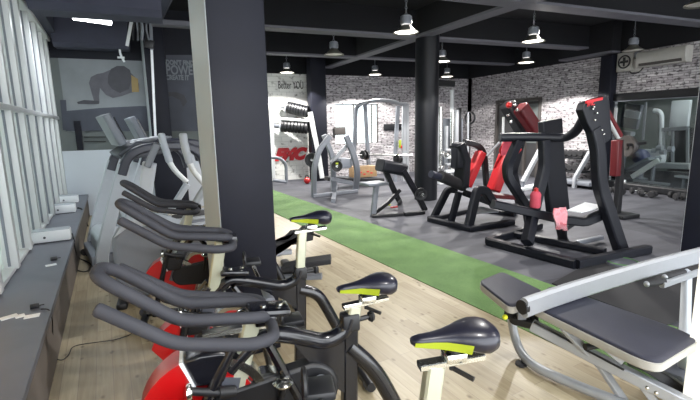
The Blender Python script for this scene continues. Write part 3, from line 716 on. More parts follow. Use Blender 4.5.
# ================================================================== LEFT WALL: mural and hanging things
yw = YL
def mp_(u, v, d=0.): return py(u, v, yw-.012-d)
t = thing('wall_mural', 'large grey wall mural of an athlete doing push-ups on the far left wall', 'mural', mp_(120, 100))
c0, c1 = mp_(57, 55), mp_(200, 131)
z1m, z0m = mp_(90, 52).z, mp_(90, 131).z
xa, xb = mp_(62, 90).x, min(1.08, mp_(215, 90).x)
MB().box(((xa+xb)/2, yw+.005, (z0m+z1m)/2), (xb-xa, .02, z1m-z0m)).build('mural_sheet', M['muralgrey'], t)
def flat(name, pts, m, d, th=.004, par=t):
    q = [mp_(u, v, d) for u, v in pts]
    mb = MB(); mb.loft([[p for p in q], [p+V((0, -th, 0)) for p in q]]); return mb.build(name, m, par)
flat('mural_ground', [(66, 131), (66, 111), (100, 108), (140, 106), (204, 108), (204, 131)], M['muraldark'], 0)
flat('mural_dark_side', [(166, 55), (215, 55), (215, 131), (166, 131)], M['muraldark'], .0005)
flat('mural_block', [(60, 100), (66, 100), (68, 130), (63, 130)], M['muraldark'], .001)
ath = flat('athlete_body', [(89, 83), (91, 77), (97, 74), (103, 73), (110, 70), (120, 68), (130, 72), (136, 78), (139, 84), (139, 91), (130, 93), (122, 96), (113, 98), (106, 95), (100, 88), (99, 96), (99.5, 103), (95, 104), (92, 94)], M['skin2'], .006)
flat('athlete_head', [(108, 76), (111, 69), (117, 66), (124, 66), (130, 70), (132, 79), (129, 89), (120, 93), (112, 89), (108, 83)], M['skin'], .012)
flat('athlete_shorts', [(131, 75), (138, 79), (139, 92), (132, 92)], M['ochre'], .012)
flat('athlete_hand', [(77, 102), (84, 100), (99, 101), (99, 104), (78, 104)], M['skin'], .012)
flat('athlete_arm', [(165, 92), (176, 92), (184, 95), (187, 102), (183, 107), (180, 100), (172, 96), (165, 96)], M['skin'], .006)
flat('athlete_shadow_head', [(183, 80), (190, 78), (192, 90), (190, 102), (185, 97)], M['muraldark'], .006)
for s_, u, v, sz, mm in (('DON\'T FIND', 166, 64.5, .12, 'murtext'), ('POWER', 166, 74, .23, 'murtext'), ('CREATE IT', 166, 79.5, .12, 'murtext')):
    p = mp_(u, v, .02)
    text('mural_lettering', s_, sz, Matrix.Translation(p) @ Matrix.Rotation(PI/2, 4, 'X'), M[mm], t, .002, bold=.006, sx=.72)
mb = MB()
for v in (137, 141.5):
    a, b = mp_(84, v), mp_(106, v); mb.bar([a, b], .02, .015)
tag(mb.build('wall_slot_pair', M['black']), 'pair of thin dark horizontal slots in the panel under the mural', 'wall slots')
a = mp_(74, 121); b = mp_(84, 150)
tag(MB().box(((a.x+b.x)/2, yw-.03, (a.z+b.z)/2), (b.x-a.x-.0, .05, abs(a.z-b.z))).build('wall_cabinet', M['pillar']), 'narrow dark navy panel under the mural above the low white wall', 'panel')
# suspension straps hanging by the second pillar
def strap(name, label, segs, m, r=.012):
    t = thing(name, label, 'training strap', segs[0][-1]); 
    return t
y2 = 8.3
t = thing('suspension_trainer', 'white suspension strap hanging down the dark far pillar with a white block at its end', 'suspension strap', py(156, 138, y2))
MB().bar([V((py(149.5, 0, y2).x, y2, 3.72)), py(149.5, 0, y2), py(152, 50, y2)], .05, .015, up=(0, 1, 0)).build('upper_strap', M['grey_metal'], t)
MB().bar([py(151.5, 46, y2), py(155.5, 136, y2)], .04, .012, up=(0, 1, 0)).build('lower_strap', M['white'], t)
c = py(156, 139, y2); MB().box(c, (.2, .06, .1), None, .01).build('handle_block', M['white'], t)
c = py(149, 44, y2); MB().box(c, (.16, .06, .14), Matrix.Rotation(.2, 3, 'Y'), .02).build('buckle', M['black'], t)
t = thing('strap_bundle', 'tangled black and silver straps hanging from the ceiling above the far left pillar', 'strap', py(142, 30, 7.6))
for k in range(6):
    u0 = 135+k*2.6
    q = [py(u0+random.uniform(-2, 2), v, 7.6+random.uniform(-.1, .1)) for v in (-4, 8, 18, 30, 40)]
    q = [V((q[0].x, q[0].y, 3.68))]+q
    MB().tube(q, .014, 6, fr=.1).build('strap', M['grey_metal' if k % 2 else 'black'], t)
MB().box(py(137, 14, 7.6), (.12, .06, .1), None, .02).build('carabiner', M['chrome'], t)
t = thing('hanging_hook', 'small white hook hanging from the beam above the mural', 'hook', py(121, 55, 8.6))
MB().tube([py(119, 46, 8.6), py(120.5, 55, 8.6), py(124.5, 62, 8.6)], .018, 8, fr=.05).build('rod', M['white'], t)
MB().box(py(121, 57.5, 8.6), (.11, .03, .03), None, .005).build('bar', M['white'], t)
t = thing('ceiling_cable', 'white slanting cable cover beside the far left pillar', 'cable cover', py(130, 35, 8.2))
MB().bar([py(131.5, 21, 8.2), py(127, 46, 8.2)], .05, .02, up=(0, 1, 0)).build('strip', M['white'], t)

# ================================================================== WINDOW BENCH ITEMS
def onsill(u, v, z=.4): return pz(u, v, z)
for i, (u, v, w_, lab) in enumerate(((53, 241, .34, 'nearest white plastic box on the window bench'), (64, 213, .30, 'second white plastic box from the camera on the window bench'),
                                     (69, 203, .28, 'third white plastic box along the window bench'), (77, 189, .32, 'farthest white plastic box on the window bench by the low white wall'))):
    p = onsill(u, v); t = thing('power_box', lab, 'box', p, TA, 'white boxes on the window bench')
    W = world(t)
    mb = MB(); mb.box((0, .0, .065), (w_, .15, .115), None, .012); [setattr(x, 'co', W @ x.co) for x in mb.bm.verts]; mb.build('body', M['white'], t)
    mb = MB(); mb.box((0, .0, .127), (w_*.96, .13, .012), None, .005); [setattr(x, 'co', W @ x.co) for x in mb.bm.verts]; mb.build('lid', M['lgrey'], t)
    mb = MB(); mb.cyl((-.06, -.073, .06), (-.06, -.08, .06), .012); [setattr(x, 'co', W @ x.co) for x in mb.bm.verts]; mb.build('switch', M['dgrey'], t)
    mb = MB(); mb.box((0, 0, .004), (w_*.9, .12, .008)); [setattr(x, 'co', W @ x.co) for x in mb.bm.verts]; mb.build('foot', M['dgrey'], t)
for u, v, rz, sx_, lab in ((51, 265, .3, .08, 'white card lying in front of the nearest white box on the sill'), (9, 317, .5, .09, 'leftmost white card at the window bench edge'), (20, 316, .4, .05, 'middle white card between two others on the bench'), (32, 316, .1, .08, 'right white card near the small black adapter')):
    p = onsill(u, v, .402); tag(MB().box(p, (sx_, .055, .004), rotz(rz)).build('paper_card', M['paper']), lab, 'card', 'cards on the window bench')
for u, v, lab in ((54, 260, 'small black adapter lying behind the lone white card'), (35, 308, 'small black adapter above the three white cards')):
    p = onsill(u, v, .401)
    t = thing('power_adapter', lab, 'adapter', p); MB().box(p+V((0, 0, .014)), (.05, .03, .026), rotz(.2), .004).build('body', M['cable'], t)
    MB().cyl(p+V((.02, 0, .014)), p+V((.05, .01, .012)), .004, n=6).build('plug', M['cable'], t)
def cable(name, label, pts, r=.0035): return tag(MB().tube(pts, r, 6, fr=.15).build(name, M['cable']), label, 'cable')
cable('floor_cable', 'thin black cable curling over the wood floor from the bench to the bikes', [pz(41, 309, .41), pz(50, 309, .41), pz(52.5, 320, .33), pz(53, 345, .1), pz(54, 358, .01), pz(62, 361, .008), pz(69, 355, .008), pz(72, 346, .008), pz(90, 343, .008), pz(115, 340, .008), pz(130, 335, .008), pz(136, 330, .008)])
cable('floor_cable', 'black cable hanging from the nearest white box down to the treadmill foot', [pz(66, 234, .45), pz(72, 233, .45), pz(74, 240, .40), pz(75, 250, .22), pz(78, 258, .05), pz(88, 262, .01), pz(95, 268, .01)], .008)
cable('floor_cable', 'black cable looping low beside the treadmill foot', [pz(70, 238, .41), pz(74, 246, .3), pz(78, 262, .02), pz(76, 270, .008), pz(84, 272, .008), pz(90, 270, .008)], .006)
cable('floor_cable', 'cable bunch dropping off the bench end at the low white wall', [pz(86, 185, .45), pz(90, 187, .42), pz(93, 200, .1), pz(95, 208, .01)], .012)
cable('floor_cable', 'cable dropping behind the second white box', [pz(78, 208, .45), pz(82, 209, .41), pz(84, 220, .15), pz(88, 226, .01)], .012)

# ================================================================== FREE WEIGHT SIDE
def plate(mb, c, axis, r, th=.04):
    ax = V(axis).normalized(); T = Matrix.Translation(V(c)) @ ax.to_track_quat('Z', 'Y').to_matrix().to_4x4()
    mb.lathe([(.018, -th*.6), (.05, -th*.6), (.052, -th*.3), (r*.62, -th*.3), (r*.78, -th*.5), (r, -th*.5), (r, th*.5), (r*.78, th*.5), (r*.62, th*.3), (.052, th*.3), (.05, th*.6), (.018, th*.6)], T, 28)
    return mb
def P2(y, pts): return [py(u, v, y) for u, v in pts]

# --- back left white brick corner: dumbbell rack frame, letters
text_T = Matrix.Translation(py(278, 88.5, YB-.012)) @ Matrix.Rotation(PI/2, 4, 'X')
tag(text('wall_lettering', 'Better YOU', .30, text_T, M['letter'], None, .006, bold=.0, sx=.50), 'small dark slogan lettering high on the white brick wall', 'lettering')
a = py(275, 160, YB-.03); b = py(309, 148, YB-.03)
tt = text('wall_letters', 'FMC', .44, Matrix.Translation(a) @ Matrix.Rotation(PI/2, 4, 'X'), M['redletter'], None, .02, shear=.35, bold=.035, sx=1.0)
tag(tt, 'three bold red slanted letters low on the white brick wall', 'lettering')
t = thing('wall_rack', 'white upright frame holding black ribbed rolls against the white brick wall', 'rack', py(275, 180, 12.0))
MB().bar(P2(12.0, [(271, 103), (273.5, 178)]), .10, .08, up=(0, 1, 0)).build('post', M['whitep'], t)
MB().bar(P2(11.6, [(310, 112), (319, 158), (322, 178)]), .13, .08, up=(0, 1, 0)).build('post', M['whitep'], t)
MB().bar([py(272, 118, 12.0), py(311, 121, 11.6)], .08, .07).build('crossbar', M['whitep'], t)
for (u0, v0, u1, v1), lab in (((287, 107, 308, 112), 0), ((281, 126, 308, 128), 1)):
    a, b = py(u0, v0, 12.0), py(u1, v1, 11.7)
    t2 = thing('foam_roller', ('upper' if lab == 0 else 'lower')+' black ribbed roll on the white frame by the red letters', 'roller', a, 0, 'black rolls on the white frame')
    n = 8; mb = MB(); prof = []
    L = (b-a).length
    for k in range(n): prof += [(.14, L*(k/n)), (.165, L*((k+.15)/n)), (.165, L*((k+.85)/n)), (.14, L*((k+1)/n))]
    T = Matrix.Translation(a) @ (b-a).to_track_quat('Z', 'Y').to_matrix().to_4x4()
    mb.lathe([(.001, 0)]+prof+[(.001, L)], T, 20); mb.build('ribbed_sleeve', M['black'], t2)
    MB().cyl(a-(b-a)*.28, a, .07).build('core', M['grey_metal'], t2)
    MB().torus(a, (b-a), .15, .018).build('end_ring', M['lgrey'], t2)
t = thing('low_bar_frame', 'low grey looped bar frame standing before the white brick wall right of the pillar', 'dip bar', py(280, 182, 11.3))
MB().tube(P2(11.3, [(268, 157), (280, 158), (286, 164), (286.5, 182)]), .045, 10, fr=.3).build('loop', M['grey_metal'], t)
MB().tube([py(273, 180, 11.3), py(286.5, 182, 11.3)], .045).build('foot_bar', M['grey_metal'], t)
k = py(307, 178, 11.2); t = thing('kettlebell', 'red kettlebell on the floor below the red letters', 'kettlebell', (k.x, k.y, 0))
MB().ball((k.x, k.y, .09), .09).build('bell', M['red'], t); MB().torus((k.x, k.y, .19), (0, 1, 0), .045, .014).build('handle', M['black'], t)

# --- grey plate-loaded machine (two leaning uprights)
t = thing('plate_loaded_press', 'grey plate-loaded press with two bent uprights and round plates left of the bright window', 'weight machine', (3.3, 8.9, 0))
G = M['grey_metal']
MB().bar([pz(314, 197), *P2(8.75, [(314, 168), (319, 150), (330, 136)])], .11, .08, up=(0, 1, 0), fr=.15).build('upright', G, t)
MB().bar([pz(334, 194)+V((0, 0, 0)), *P2(9.1, [(333, 166), (332, 155), (324, 135)])], .11, .09, up=(0, 1, 0), fr=.1).build('upright', G, t)
MB().bar([pz(355, 192), *P2(8.9, [(358, 172), (354, 155), (346, 136)])], .13, .09, up=(0, 1, 0), fr=.3).build('upright', G, t)
MB().bar(P2(9.0, [(331, 163), (343, 150), (350, 142)]), .08, .06, up=(0, 1, 0)).build('lever', M['silver'], t)
MB().bar([pz(313, 196, .04), pz(357, 191, .04)], .09, .08).build('base_rail', G, t)
MB().bar([pz(333, 201, .04), pz(336, 186, .04)], .09, .08).build('base_rail', G, t)
MB().bar(P2(9.0, [(331, 179), (352, 183)]), .1, .09).build('seat_beam', G, t)
MB().box(py(343, 163, 9.0), (.30, .3, .22), rotz(.2), .03).build('cushion', M['mgrey'], t)
for u, v, y, r in ((337, 166, 8.7, .12), (312, 160, 9.3, .16)):
    mb = MB(); plate(mb, py(u, v, y), (0.35, 1, 0), r, .06); pl = mb.build('weight_plate', M['black'], t)
    MB().cyl(py(u, v, y)-V((.02, .05, 0)), py(u, v, y)+V((.02, .12, 0)), .03).build('peg', M['chrome'], pl)
MB().box(py(337, 163.5, 8.62), (.06, .01, .04)).build('plate_label', M['lime'], t)
# --- preacher-like black bench
t = thing('preacher_bench', 'black padded incline bench with a weight plate, in front of the round column', 'bench', (3.7, 6.6, 0))
pa, pb = py(381, 166, 6.5), py(403, 170, 6.7)
MB().bar([py(379.5, 165, 6.55), py(403, 170, 6.55)], .34, .21).build('arm_pad', M['steel_black'], t, bevel=.06)
MB().bar([py(385, 170, 6.6), py(398, 199, 6.6), pz(400, 202)], .09, .07, up=(0, 1, 0)).build('support', M['black'], t)
MB().bar([py(403, 170, 6.4), py(417, 194, 6.4), pz(425, 210)], .10, .07, up=(0, 1, 0), fr=.1).build('support', M['steel_black'], t)
MB().bar([pz(373, 216), py(376, 188, 6.6), py(377, 184, 6.6)], .09, .07, up=(0, 1, 0)).build('seat_leg', G, t)
MB().box(py(374, 183.5, 6.7), (.42, .34, .05), rotz(.1), .015).build('seat', M['mgrey'], t)
MB().bar([pz(372, 216, .03), pz(404, 214, .03)], .08, .05).build('base_rail', M['black'], t)
MB().bar([pz(375, 213, .04), py(388, 203, 6.5), py(400, 190, 6.5)], .06, .05, up=(0, 1, 0)).build('brace', M['black'], t)
MB().bar([pz(404, 214, .04), pz(424, 212, .04)], .09, .06).build('rear_rail', M['black'], t)
mb = MB(); plate(mb, py(421, 194, 6.3), (.3, 1, 0), .105, .05); pl = mb.build('weight_plate', M['black'], t)
MB().cyl(py(421, 194, 6.3)-V((.03, .1, 0)), py(421, 194, 6.3), .03).build('peg', M['chrome'], pl)
for u, v, c in ((387, 205, 'lime'), (394, 207, 'redpad')):
    MB().box(pz(u, v, .05), (.14, .06, .03), rotz(.1), .01).build('grip_tape', M[c], t)

# --- smith / power rack with arched top
t = thing('power_rack', 'tall silver power rack with an arched top bar in front of the bright window', 'rack', (4.9, 10.3, 0))
S = M['grey_metal']; yr = 10.4
for pts, m in (([(353, 178), (356, 108), (361, 104)], S), ([(365, 104), (367, 140), (370, 180)], S), ([(395, 186), (395, 160), (398, 106)], S), ([(407, 190), (407, 104)], M['silver']), ([(403.5, 188), (404, 104)], M['silver'])):
    MB().bar(P2(yr, pts), .10, .08, up=(0, 1, 0), fr=.12).build('upright', m, t)
MB().tube(P2(yr, [(357, 106), (367, 102), (380, 100), (392, 101), (400, 104), (407, 104)]), .045, 10, fr=.3).build('top_arch', M['silver'], t)
MB().bar(P2(yr, [(353, 178), (372, 180)]), .1, .08).build('base_rail', S, t)
MB().bar(P2(yr, [(393, 186), (409, 190)]), .1, .08).build('base_rail', S, t)
MB().tube([py(352, 155, yr-.25), py(412, 155, yr-.25)], .024, 8).build('barbell', M['chrome'], t)
for u in (363, 366, 397, 399.5):
    mb = MB(); plate(mb, py(u, 155 if u < 380 else 159, yr-.25), (1, .25, 0), .125 if u in (366, 397) else .11, .05); mb.build('weight_plate', M['black'], t)
MB().box(py(400, 144, yr-.1), (.08, .04, .22), None, .02).build('warning_tag', M['lime'], t)
MB().box(py(401.5, 147, yr-.13), (.04, .02, .09), None, .01).build('warning_tag_red', M['redpad'], t)
p_ = py(392.5, 127, YB-.03); tag(MB().box(p_, (.62, .03, .19), None, .004).build('wall_sign', M['black']), 'dark blank rectangular sign on the brick beside the bright window', 'sign')
c = py(340, 131, YB-.04); tag(MB().box(c, (.38, .05, .25), None, .01).build('wall_notice', M['doorframe']), 'small brown square panel at the lower left of the bright window', 'panel')
# flat bench + wooden crate behind
t = thing('flat_bench', 'low black flat bench in front of the power rack', 'bench', py(350, 190, 9.9))
MB().bar([py(326, 178.5, 10.1), py(382, 179.5, 10.1)], .3, .1).build('pad', M['black'], t, bevel=.02)
for u in (335, 372): MB().bar([py(u, 181, 10.1), V((py(u, 181, 10.1).x, 10.1, 0))], .07, .07, up=(0, 1, 0)).build('leg', M['black'], t)
a, b = py(350, 167, 10.15), py(374, 177.4, 10.15)
t = thing('wooden_crate', 'brown wooden crate with red marks standing on the flat bench', 'crate', ((a.x+b.x)/2, 10.1, b.z))
MB().box(((a.x+b.x)/2, 10.1, (a.z+b.z)/2+.03), (b.x-a.x, .26, a.z-b.z-.03), None, .008).build('body', M['wood_box'], t)
mb = MB()
for i, (dx, dz) in enumerate(((-.12, .02), (-.02, -.03), (.08, .03), (.18, -.01))): MB().box(((a.x+b.x)/2+dx, 9.965, (a.z+b.z)/2+dz), (.06, .01, .03)).build('red_mark', M['redletter'], t)
mb.bm.free()

# --- cable station right of the round column
t = thing('cable_station', 'chrome cable station with upright tubes in the corner right of the round column', 'weight machine', py(455, 180, 10.2))
for u0, v0, u1, v1, r, m in ((437, 75, 437, 186, .05, 'silver'), (440.5, 107, 440, 186, .065, 'chrome'), (452, 90, 452, 112, .055, 'whitep'), (452.5, 112, 451, 186, .06, 'chrome'), (446.5, 126, 446, 186, .05, 'silver'), (456.5, 110, 456, 180, .07, 'silver'), (468, 112, 468, 160, .03, 'silver')):
    MB().tube(P2(10.2, [(u0, v0), (u1, v1)]), r, 10).build('upright_tube', M[m], t)
MB().box(py(449, 142, 10.6), (.9, .1, 1.35), None, .02).build('rear_shroud', M['mgrey'], t)
MB().bar(P2(10.35, [(459, 108), (459, 183)]), .09, .14, up=(0, 1, 0)).build('frame_post', M['black'], t)
MB().bar(P2(10.35, [(434, 83), (453, 84)]), .2, .16).build('top_header', M['black'], t)
MB().box(py(449, 184, 10.2), (1.2, .5, .12), None, .02).build('base', M['whitep'], t)
for u, v in ((443, 154), (447, 155), (452, 154), (441, 168)):
    MB().ball(py(u, v, 10.0), .07).build('pulley', M['chrome'], t)
for i in range(4): MB().box(py(452, 150+i*7, 10.05), (.42, .18, .07), None, .02).build('stack_arm', M['white' if i % 2 else 'silver'], t)
MB().box(py(446, 188, 9.4)+V((0, 0, 0)), (.5, .2, .5), None, .03).build('shroud_low', M['white'], t)
MB().torus(py(470, 118, 10.4), (1, .3, 0), .16, .03).build('hanging_ring', M['black'], t)

# ================================================================== MACHINE 1 (black frame, red pads)
K = M['steel_black']
t = thing('leg_extension_machine', 'black machine with two slanted red pads and a fat roller, beside the round column', 'weight machine', (4.2, 5.5, 0))
yn, yf = 5.15, 5.85
MB().bar([pz(430, 219, .04), pz(470, 229, .04), pz(512, 222, .04)], .12, .07).build('base_rail', K, t)
MB().bar([pz(430, 219, .04), pz(475, 209, .04), pz(515, 214, .04)], .12, .07).build('base_rail', K, t)
MB().bar([pz(433, 219), py(448, 189, 5.75), py(457, 190, 5.7)], .11, .09, up=(0, 1, 0), fr=.08).build('leg_post', K, t)
MB().bar([pz(451, 222), py(459, 192, 5.5)], .10, .08, up=(0, 1, 0)).build('leg_post', K, t)
MB().bar([pz(468, 229), py(477, 190, 5.15), py(485, 190, 5.15), py(495, 206, 5.15)], .13, .1, up=(0, 1, 0), fr=.06).build('leg_post', K, t)
rl = MB().tube([py(431, 174, 5.3), py(446, 179, 5.4)], .055, 16).build('roller_cap', M['padgrey'], t)
MB().tube([py(440, 176, 5.35), py(463, 186, 5.5)], .085, 18).build('roller', M['rubber'], t)
MB().bar([py(457, 144, 5.5), py(463, 160, 5.5), py(461, 187, 5.5)], .14, .26, up=(0, 1, 0)).build('side_plate', K, t)
MB().bar(P2(5.5, [(459, 143), (458, 168)]), .18, .2, up=(0, 1, 0)).build('head_pad', M['steel_black'], t, bevel=.02)
MB().bar(P2(5.6, [(464, 142), (478, 145), (484, 153), (487, 190)]), .09, .08, up=(0, 1, 0), fr=.15).build('hoop', M['black'], t)
MB().bar(P2(5.55, [(481, 152), (466, 186)]), .13, .17, up=(0, 1, 0)).build('back_pad', M['redpad'], t, bevel=.03)
MB().bar(P2(5.3, [(506, 155), (493, 191)]), .17, .20, up=(0, 1, 0)).build('back_pad', M['redpad'], t, bevel=.03)
MB().bar([py(487, 195, 5.4), py(512, 197, 5.4)], .34, .06).build('seat_plate', M['dred'], t, bevel=.01)
MB().bar([py(465, 193, 5.5), py(500, 206, 5.4)], .14, .1).build('seat_beam', K, t)
MB().prism([(-.22, -.1), (.25, -.14), (.12, .1), (-.12, .16)], .02, Matrix.Translation(pz(480, 210, .2)) @ Matrix.Rotation(.2, 4, 'X')).build('foot_plate', M['silver'], t)
# lever arm up to the red slab
t = thing('chest_press_machine', 'black lever machine with a dark red slab and pale rod before the doorway', 'weight machine', (5.3, 5.9, 0))
MB().bar(P2(5.7, [(507, 104), (526, 136)]), .2, .26, up=(0, 1, 0)).build('lever_body', M['black'], t, bevel=.02)
MB().bar(P2(5.5, [(520, 107), (538, 134)]), .22, .20, up=(0, 1, 0)).build('red_slab', M['dred'], t, bevel=.02)
MB().ball(py(509, 105, 5.5), .05).build('red_cap', M['red'], t)
for u, v in ((515, 105), (508, 115), (511, 122), (517, 110)): MB().ball(py(u, v, 5.45), .028, 8).build('bolt', M['chrome'], t)
MB().tube([py(503.5, 117, 5.9), py(502.5, 155, 5.9)], .022, 10).build('pale_rod', M['whitep'], t)
MB().bar([py(522, 133, 5.8), py(518, 150, 5.8), py(512, 172, 5.8), pz(520, 203)], .16, .12, up=(0, 1, 0), fr=.1).build('upright', K, t)
MB().bar([pz(505, 206, .04), pz(540, 206, .04)], .12, .07).build('base_rail', K, t)
MB().tube([py(500, 142, 5.3), py(487, 156, 5.4)], .02, 8).build('handle', M['silver'], t)
MB().tube([py(505, 140, 5.3), py(499, 152, 5.3), py(507, 157, 5.3), py(515, 156, 5.3), py(521, 149, 5.3)], .018, 8, fr=.06).build('handle_loop', M['redpad'], t)
t = thing('hand_towel', 'pink towel draped over the red back pad of the black machine', 'towel', py(510, 155, 5.25))
mb = MB(); pts = []
for i in range(9):
    s = i/8; c = py(511.5-3*s, 137+18*s, 5.2+.03*math.sin(5*s)); pts.append([c+V((x, .02*math.sin(9*x+4*s), 0)) for x in (-.13, -.06, 0, .06, .12)])
vs = [[mb.bm.verts.new(p) for p in r] for r in pts]; v2 = [[mb.bm.verts.new(p+V((0, .012, 0))) for p in r] for r in pts]
for A in (vs, v2):
    for i in range(8):
        for j in range(4): mb.bm.faces.new((A[i][j], A[i][j+1], A[i+1][j+1], A[i+1][j]))
for i in range(8):
    for j in (0, 4): mb.bm.faces.new((vs[i][j], vs[i+1][j], v2[i+1][j], v2[i][j]))
for i in (0, 8):
    for j in range(4): mb.bm.faces.new((vs[i][j], vs[i][j+1], v2[i][j+1], v2[i][j]))
mb.build('cloth', M['pink'], t)
# silver low rower behind
t = thing('incline_situp_bench', 'pale slanted bench frame seen between the black machines', 'bench', (6.5, 6.9, 0))
MB().bar([py(523, 182, 6.9), py(540, 150, 6.9)], .08, .1, up=(0, 1, 0)).build('slanted_post', M['silver'], t)
MB().bar([py(515, 190, 6.9), py(550, 183, 6.9)], .2, .06).build('pad', M['whitep'], t)
MB().bar([py(540, 150, 6.9), py(552, 176, 6.9), V((py(552, 176, 6.9).x, 6.9, 0))], .06, .06, up=(0, 1, 0)).build('rear_post', M['grey_metal'], t)
MB().bar([py(523, 182, 6.9), V((py(523, 182, 6.9).x, 6.9, 0))], .06, .06, up=(0, 1, 0)).build('front_leg', M['grey_metal'], t)

# ================================================================== MACHINE 2 (large black row/press machine)
t = thing('row_machine', 'large black row machine with curved top bar, tall dark back pad and red-trimmed head', 'weight machine', (4.6, 3.9, 0))
A0, A1 = pz(488, 241, .05), pz(576, 264, .05); A2 = pz(648, 249, .05); A3 = pz(540, 226, .05)
MB().bar([A0, A1], .10, .1).build('base_rail', K, t); MB().bar([A1, A2], .10, .1).build('base_rail', K, t)
MB().bar([A0, A3], .09, .09).build('base_rail', K, t)
MB().bar([A0.lerp(A3, .45), A1.lerp(A2, .55)+V((.0, .15, 0))], .09, .08).build('base_rail', K, t)
post = [pz(621, 250), *P2(3.5, [(601, 190), (599, 178), (598, 150), (593, 128)])]
MB().bar(post, .16, .12, up=(0, 1, 0), fr=.12).build('main_post', K, t, bevel=.006)
MB().prism([(x, z) for x, z in ((-.17, -.02), (.16, .06), (.21, .0), (.30, -.42), (.20, -.48), (.02, -.40), (-.12, -.24), (-.2, -.1))], .10, Matrix.Translation(py(592.5, 101, 3.5)) @ Matrix.Rotation(PI/2, 4, 'X')).build('head_plate', K, t, bevel=.01)
h_ = MB().bar([py(586, 102.3, 3.44), py(602, 98.5, 3.44)], .03, .02, up=(0, 1, 0)).build('red_strip', M['redletter'], t)
text('brand_lettering', 'FMC', .06, Matrix.Translation(py(587, 106.5, 3.435)) @ Matrix.Rotation(rad(-9), 4, 'Y') @ Matrix.Rotation(PI/2, 4, 'X'), M['redletter'], t, .003, shear=.3, bold=.002)
for u, v in ((594, 107), (597, 113), (595, 120), (602, 130), (604, 134), (593, 109)): MB().ball(py(u, v, 3.43), .013, 8).build('bolt', M['chrome'], t)
MB().bar(P2(3.62, [(600, 99), (609, 118), (619, 136)]), .05, .09, up=(0, 1, 0)).build('lever_arm', M['dred'], t)
MB().tube(P2(3.62, [(607, 116), (619, 137)]), .035, 12).build('weight_peg', M['whitep'], t)
MB().tube([py(500, 137.5, 4.2), py(530, 137, 4.05), py(565, 138, 3.85), py(576, 132, 3.7), py(584, 118, 3.56)], .055, 14, fr=.16).build('top_bar', K, t)
bp = MB().bar([py(550, 120, 4.15), py(553, 165, 4.12), py(558, 212, 4.08)], .34, .10, up=(0, 1, 0)).build('back_pad', M['steel_black'], t, bevel=.045)
MB().bar([py(519, 140, 4.1), py(507, 165, 4.2), py(508, 178, 4.2), py(526, 206, 4.2), pz(530, 228)], .11, .10, up=(0, 1, 0), fr=.06).build('front_arm', K, t)
MB().bar([py(544, 140, 3.95), py(545, 166, 3.95), py(535, 205, 3.95), py(527, 243, 3.7)], .13, .11, up=(0, 1, 0), fr=.08).build('centre_post', K, t)
MB().bar([py(493, 204, 4.0), py(560, 219, 3.75), py(584, 222, 3.6), py(606, 213, 3.55)], .12, .10, fr=.05).build('seat_beam', K, t)
MB().bar([py(560, 218, 3.8), py(563, 240, 3.9), V((py(563, 240, 3.9).x, 3.9, .05))], .12, .12, up=(0, 1, 0)).build('seat_stem', M['black'], t)
sp = pz(585, 208, .62)
q_ = [py(567, 211, 3.7), py(581, 213, 3.55), py(606, 207, 3.6), py(585, 203, 3.8)]; mb = MB(); mb.loft([[p_ for p_ in q_], [p_+V((0, 0, .012)) for p_ in q_]]); mb.build('foot_plate', M['white'], t)
MB().bar([py(600, 214, 3.6), py(576, 222, 3.85), py(560, 233, 3.9)], .05, .05).build('brace', K, t)
MB().box(pz(590, 240, .06), (.5, .06, .05), rotz(.1), .005).build('floor_strip', M['grey_metal'], t)
b_ = py(535, 207, 3.8)
t = thing('water_bottle', 'red speckled water bottle standing on the black seat beam', 'bottle', b_)
T = Matrix.Translation(py(535, 208, 3.84)+V((0, 0, .005)))
MB().lathe([(.001, 0), (.055, .002), (.062, .02), (.06, .12), (.062, .16), (.045, .19), (.025, .2), (.001, .205)], T).build('body', M['pink'], t)
MB().lathe([(.001, .2), (.026, .2), (.026, .235), (.012, .24), (.001, .25)], T).build('cap', M['red'], t)
t = thing('checked_towel', 'red and white checked towel hanging from the seat beam', 'towel', py(560, 215, 3.65))
mb = MB(); rows = []
for i in range(12):
    s = i/11; cx = 560+2*s; c = py(cx, 208+21*s, 3.60-.03*math.sin(3*s))
    wd = .11*(1-.25*s)+.02*math.sin(6*s); rows.append([c+V((x*wd, .018*math.sin(8*x+3*s), -.03*s*(x > .3))) for x in (-1, -.6, -.2, .2, .6, 1)])
va = [[mb.bm.verts.new(p) for p in r] for r in rows]; vb = [[mb.bm.verts.new(p+V((0, .012, 0))) for p in r] for r in rows]
for A in (va, vb):
    for i in range(11):
        for j in range(5): mb.bm.faces.new((A[i][j], A[i][j+1], A[i+1][j+1], A[i+1][j]))
for i in range(11):
    for j in (0, 5): mb.bm.faces.new((va[i][j], va[i+1][j], vb[i+1][j], vb[i][j]))
for i in (0, 11):
    for j in range(5): mb.bm.faces.new((va[i][j], va[i][j+1], vb[i][j+1], vb[i][j]))
mb.build('cloth', M['towelr'], t)
# third machine behind, to the right of the row machine's head
t = thing('plate_loaded_stand', 'dark red back pad and stacked plates standing right behind the row machine head', 'weight machine', (7.1, 4.9, 0))
yy_ = 4.6
MB().bar(P2(yy_, [(617, 140), (615, 176)]), .12, .13, up=(0, 1, 0)).build('red_pad', M['dred'], t, bevel=.02)
for k in range(4):
    mb = MB(); plate(mb, py(627+k*2.2, 146, yy_+.1), (1, -.25, 0), .17-.025*k, .04); mb.build('weight_plate', M['black' if k % 2 else 'doorframe'], t)
MB().tube([py(628, 145, yy_), py(645, 143, yy_)], .025, 10).build('peg', M['black'], t)
MB().bar([py(619, 140, yy_+.1), py(620, 176, yy_+.1), V((py(620, 176, yy_+.1).x, yy_+.1, 0))], .1, .1, up=(0, 1, 0)).build('post', M['black'], t)
MB().box((py(620, 176, yy_+.1).x, yy_+.1, .03), (.4, .5, .06), None, .01).build('base', M['black'], t)

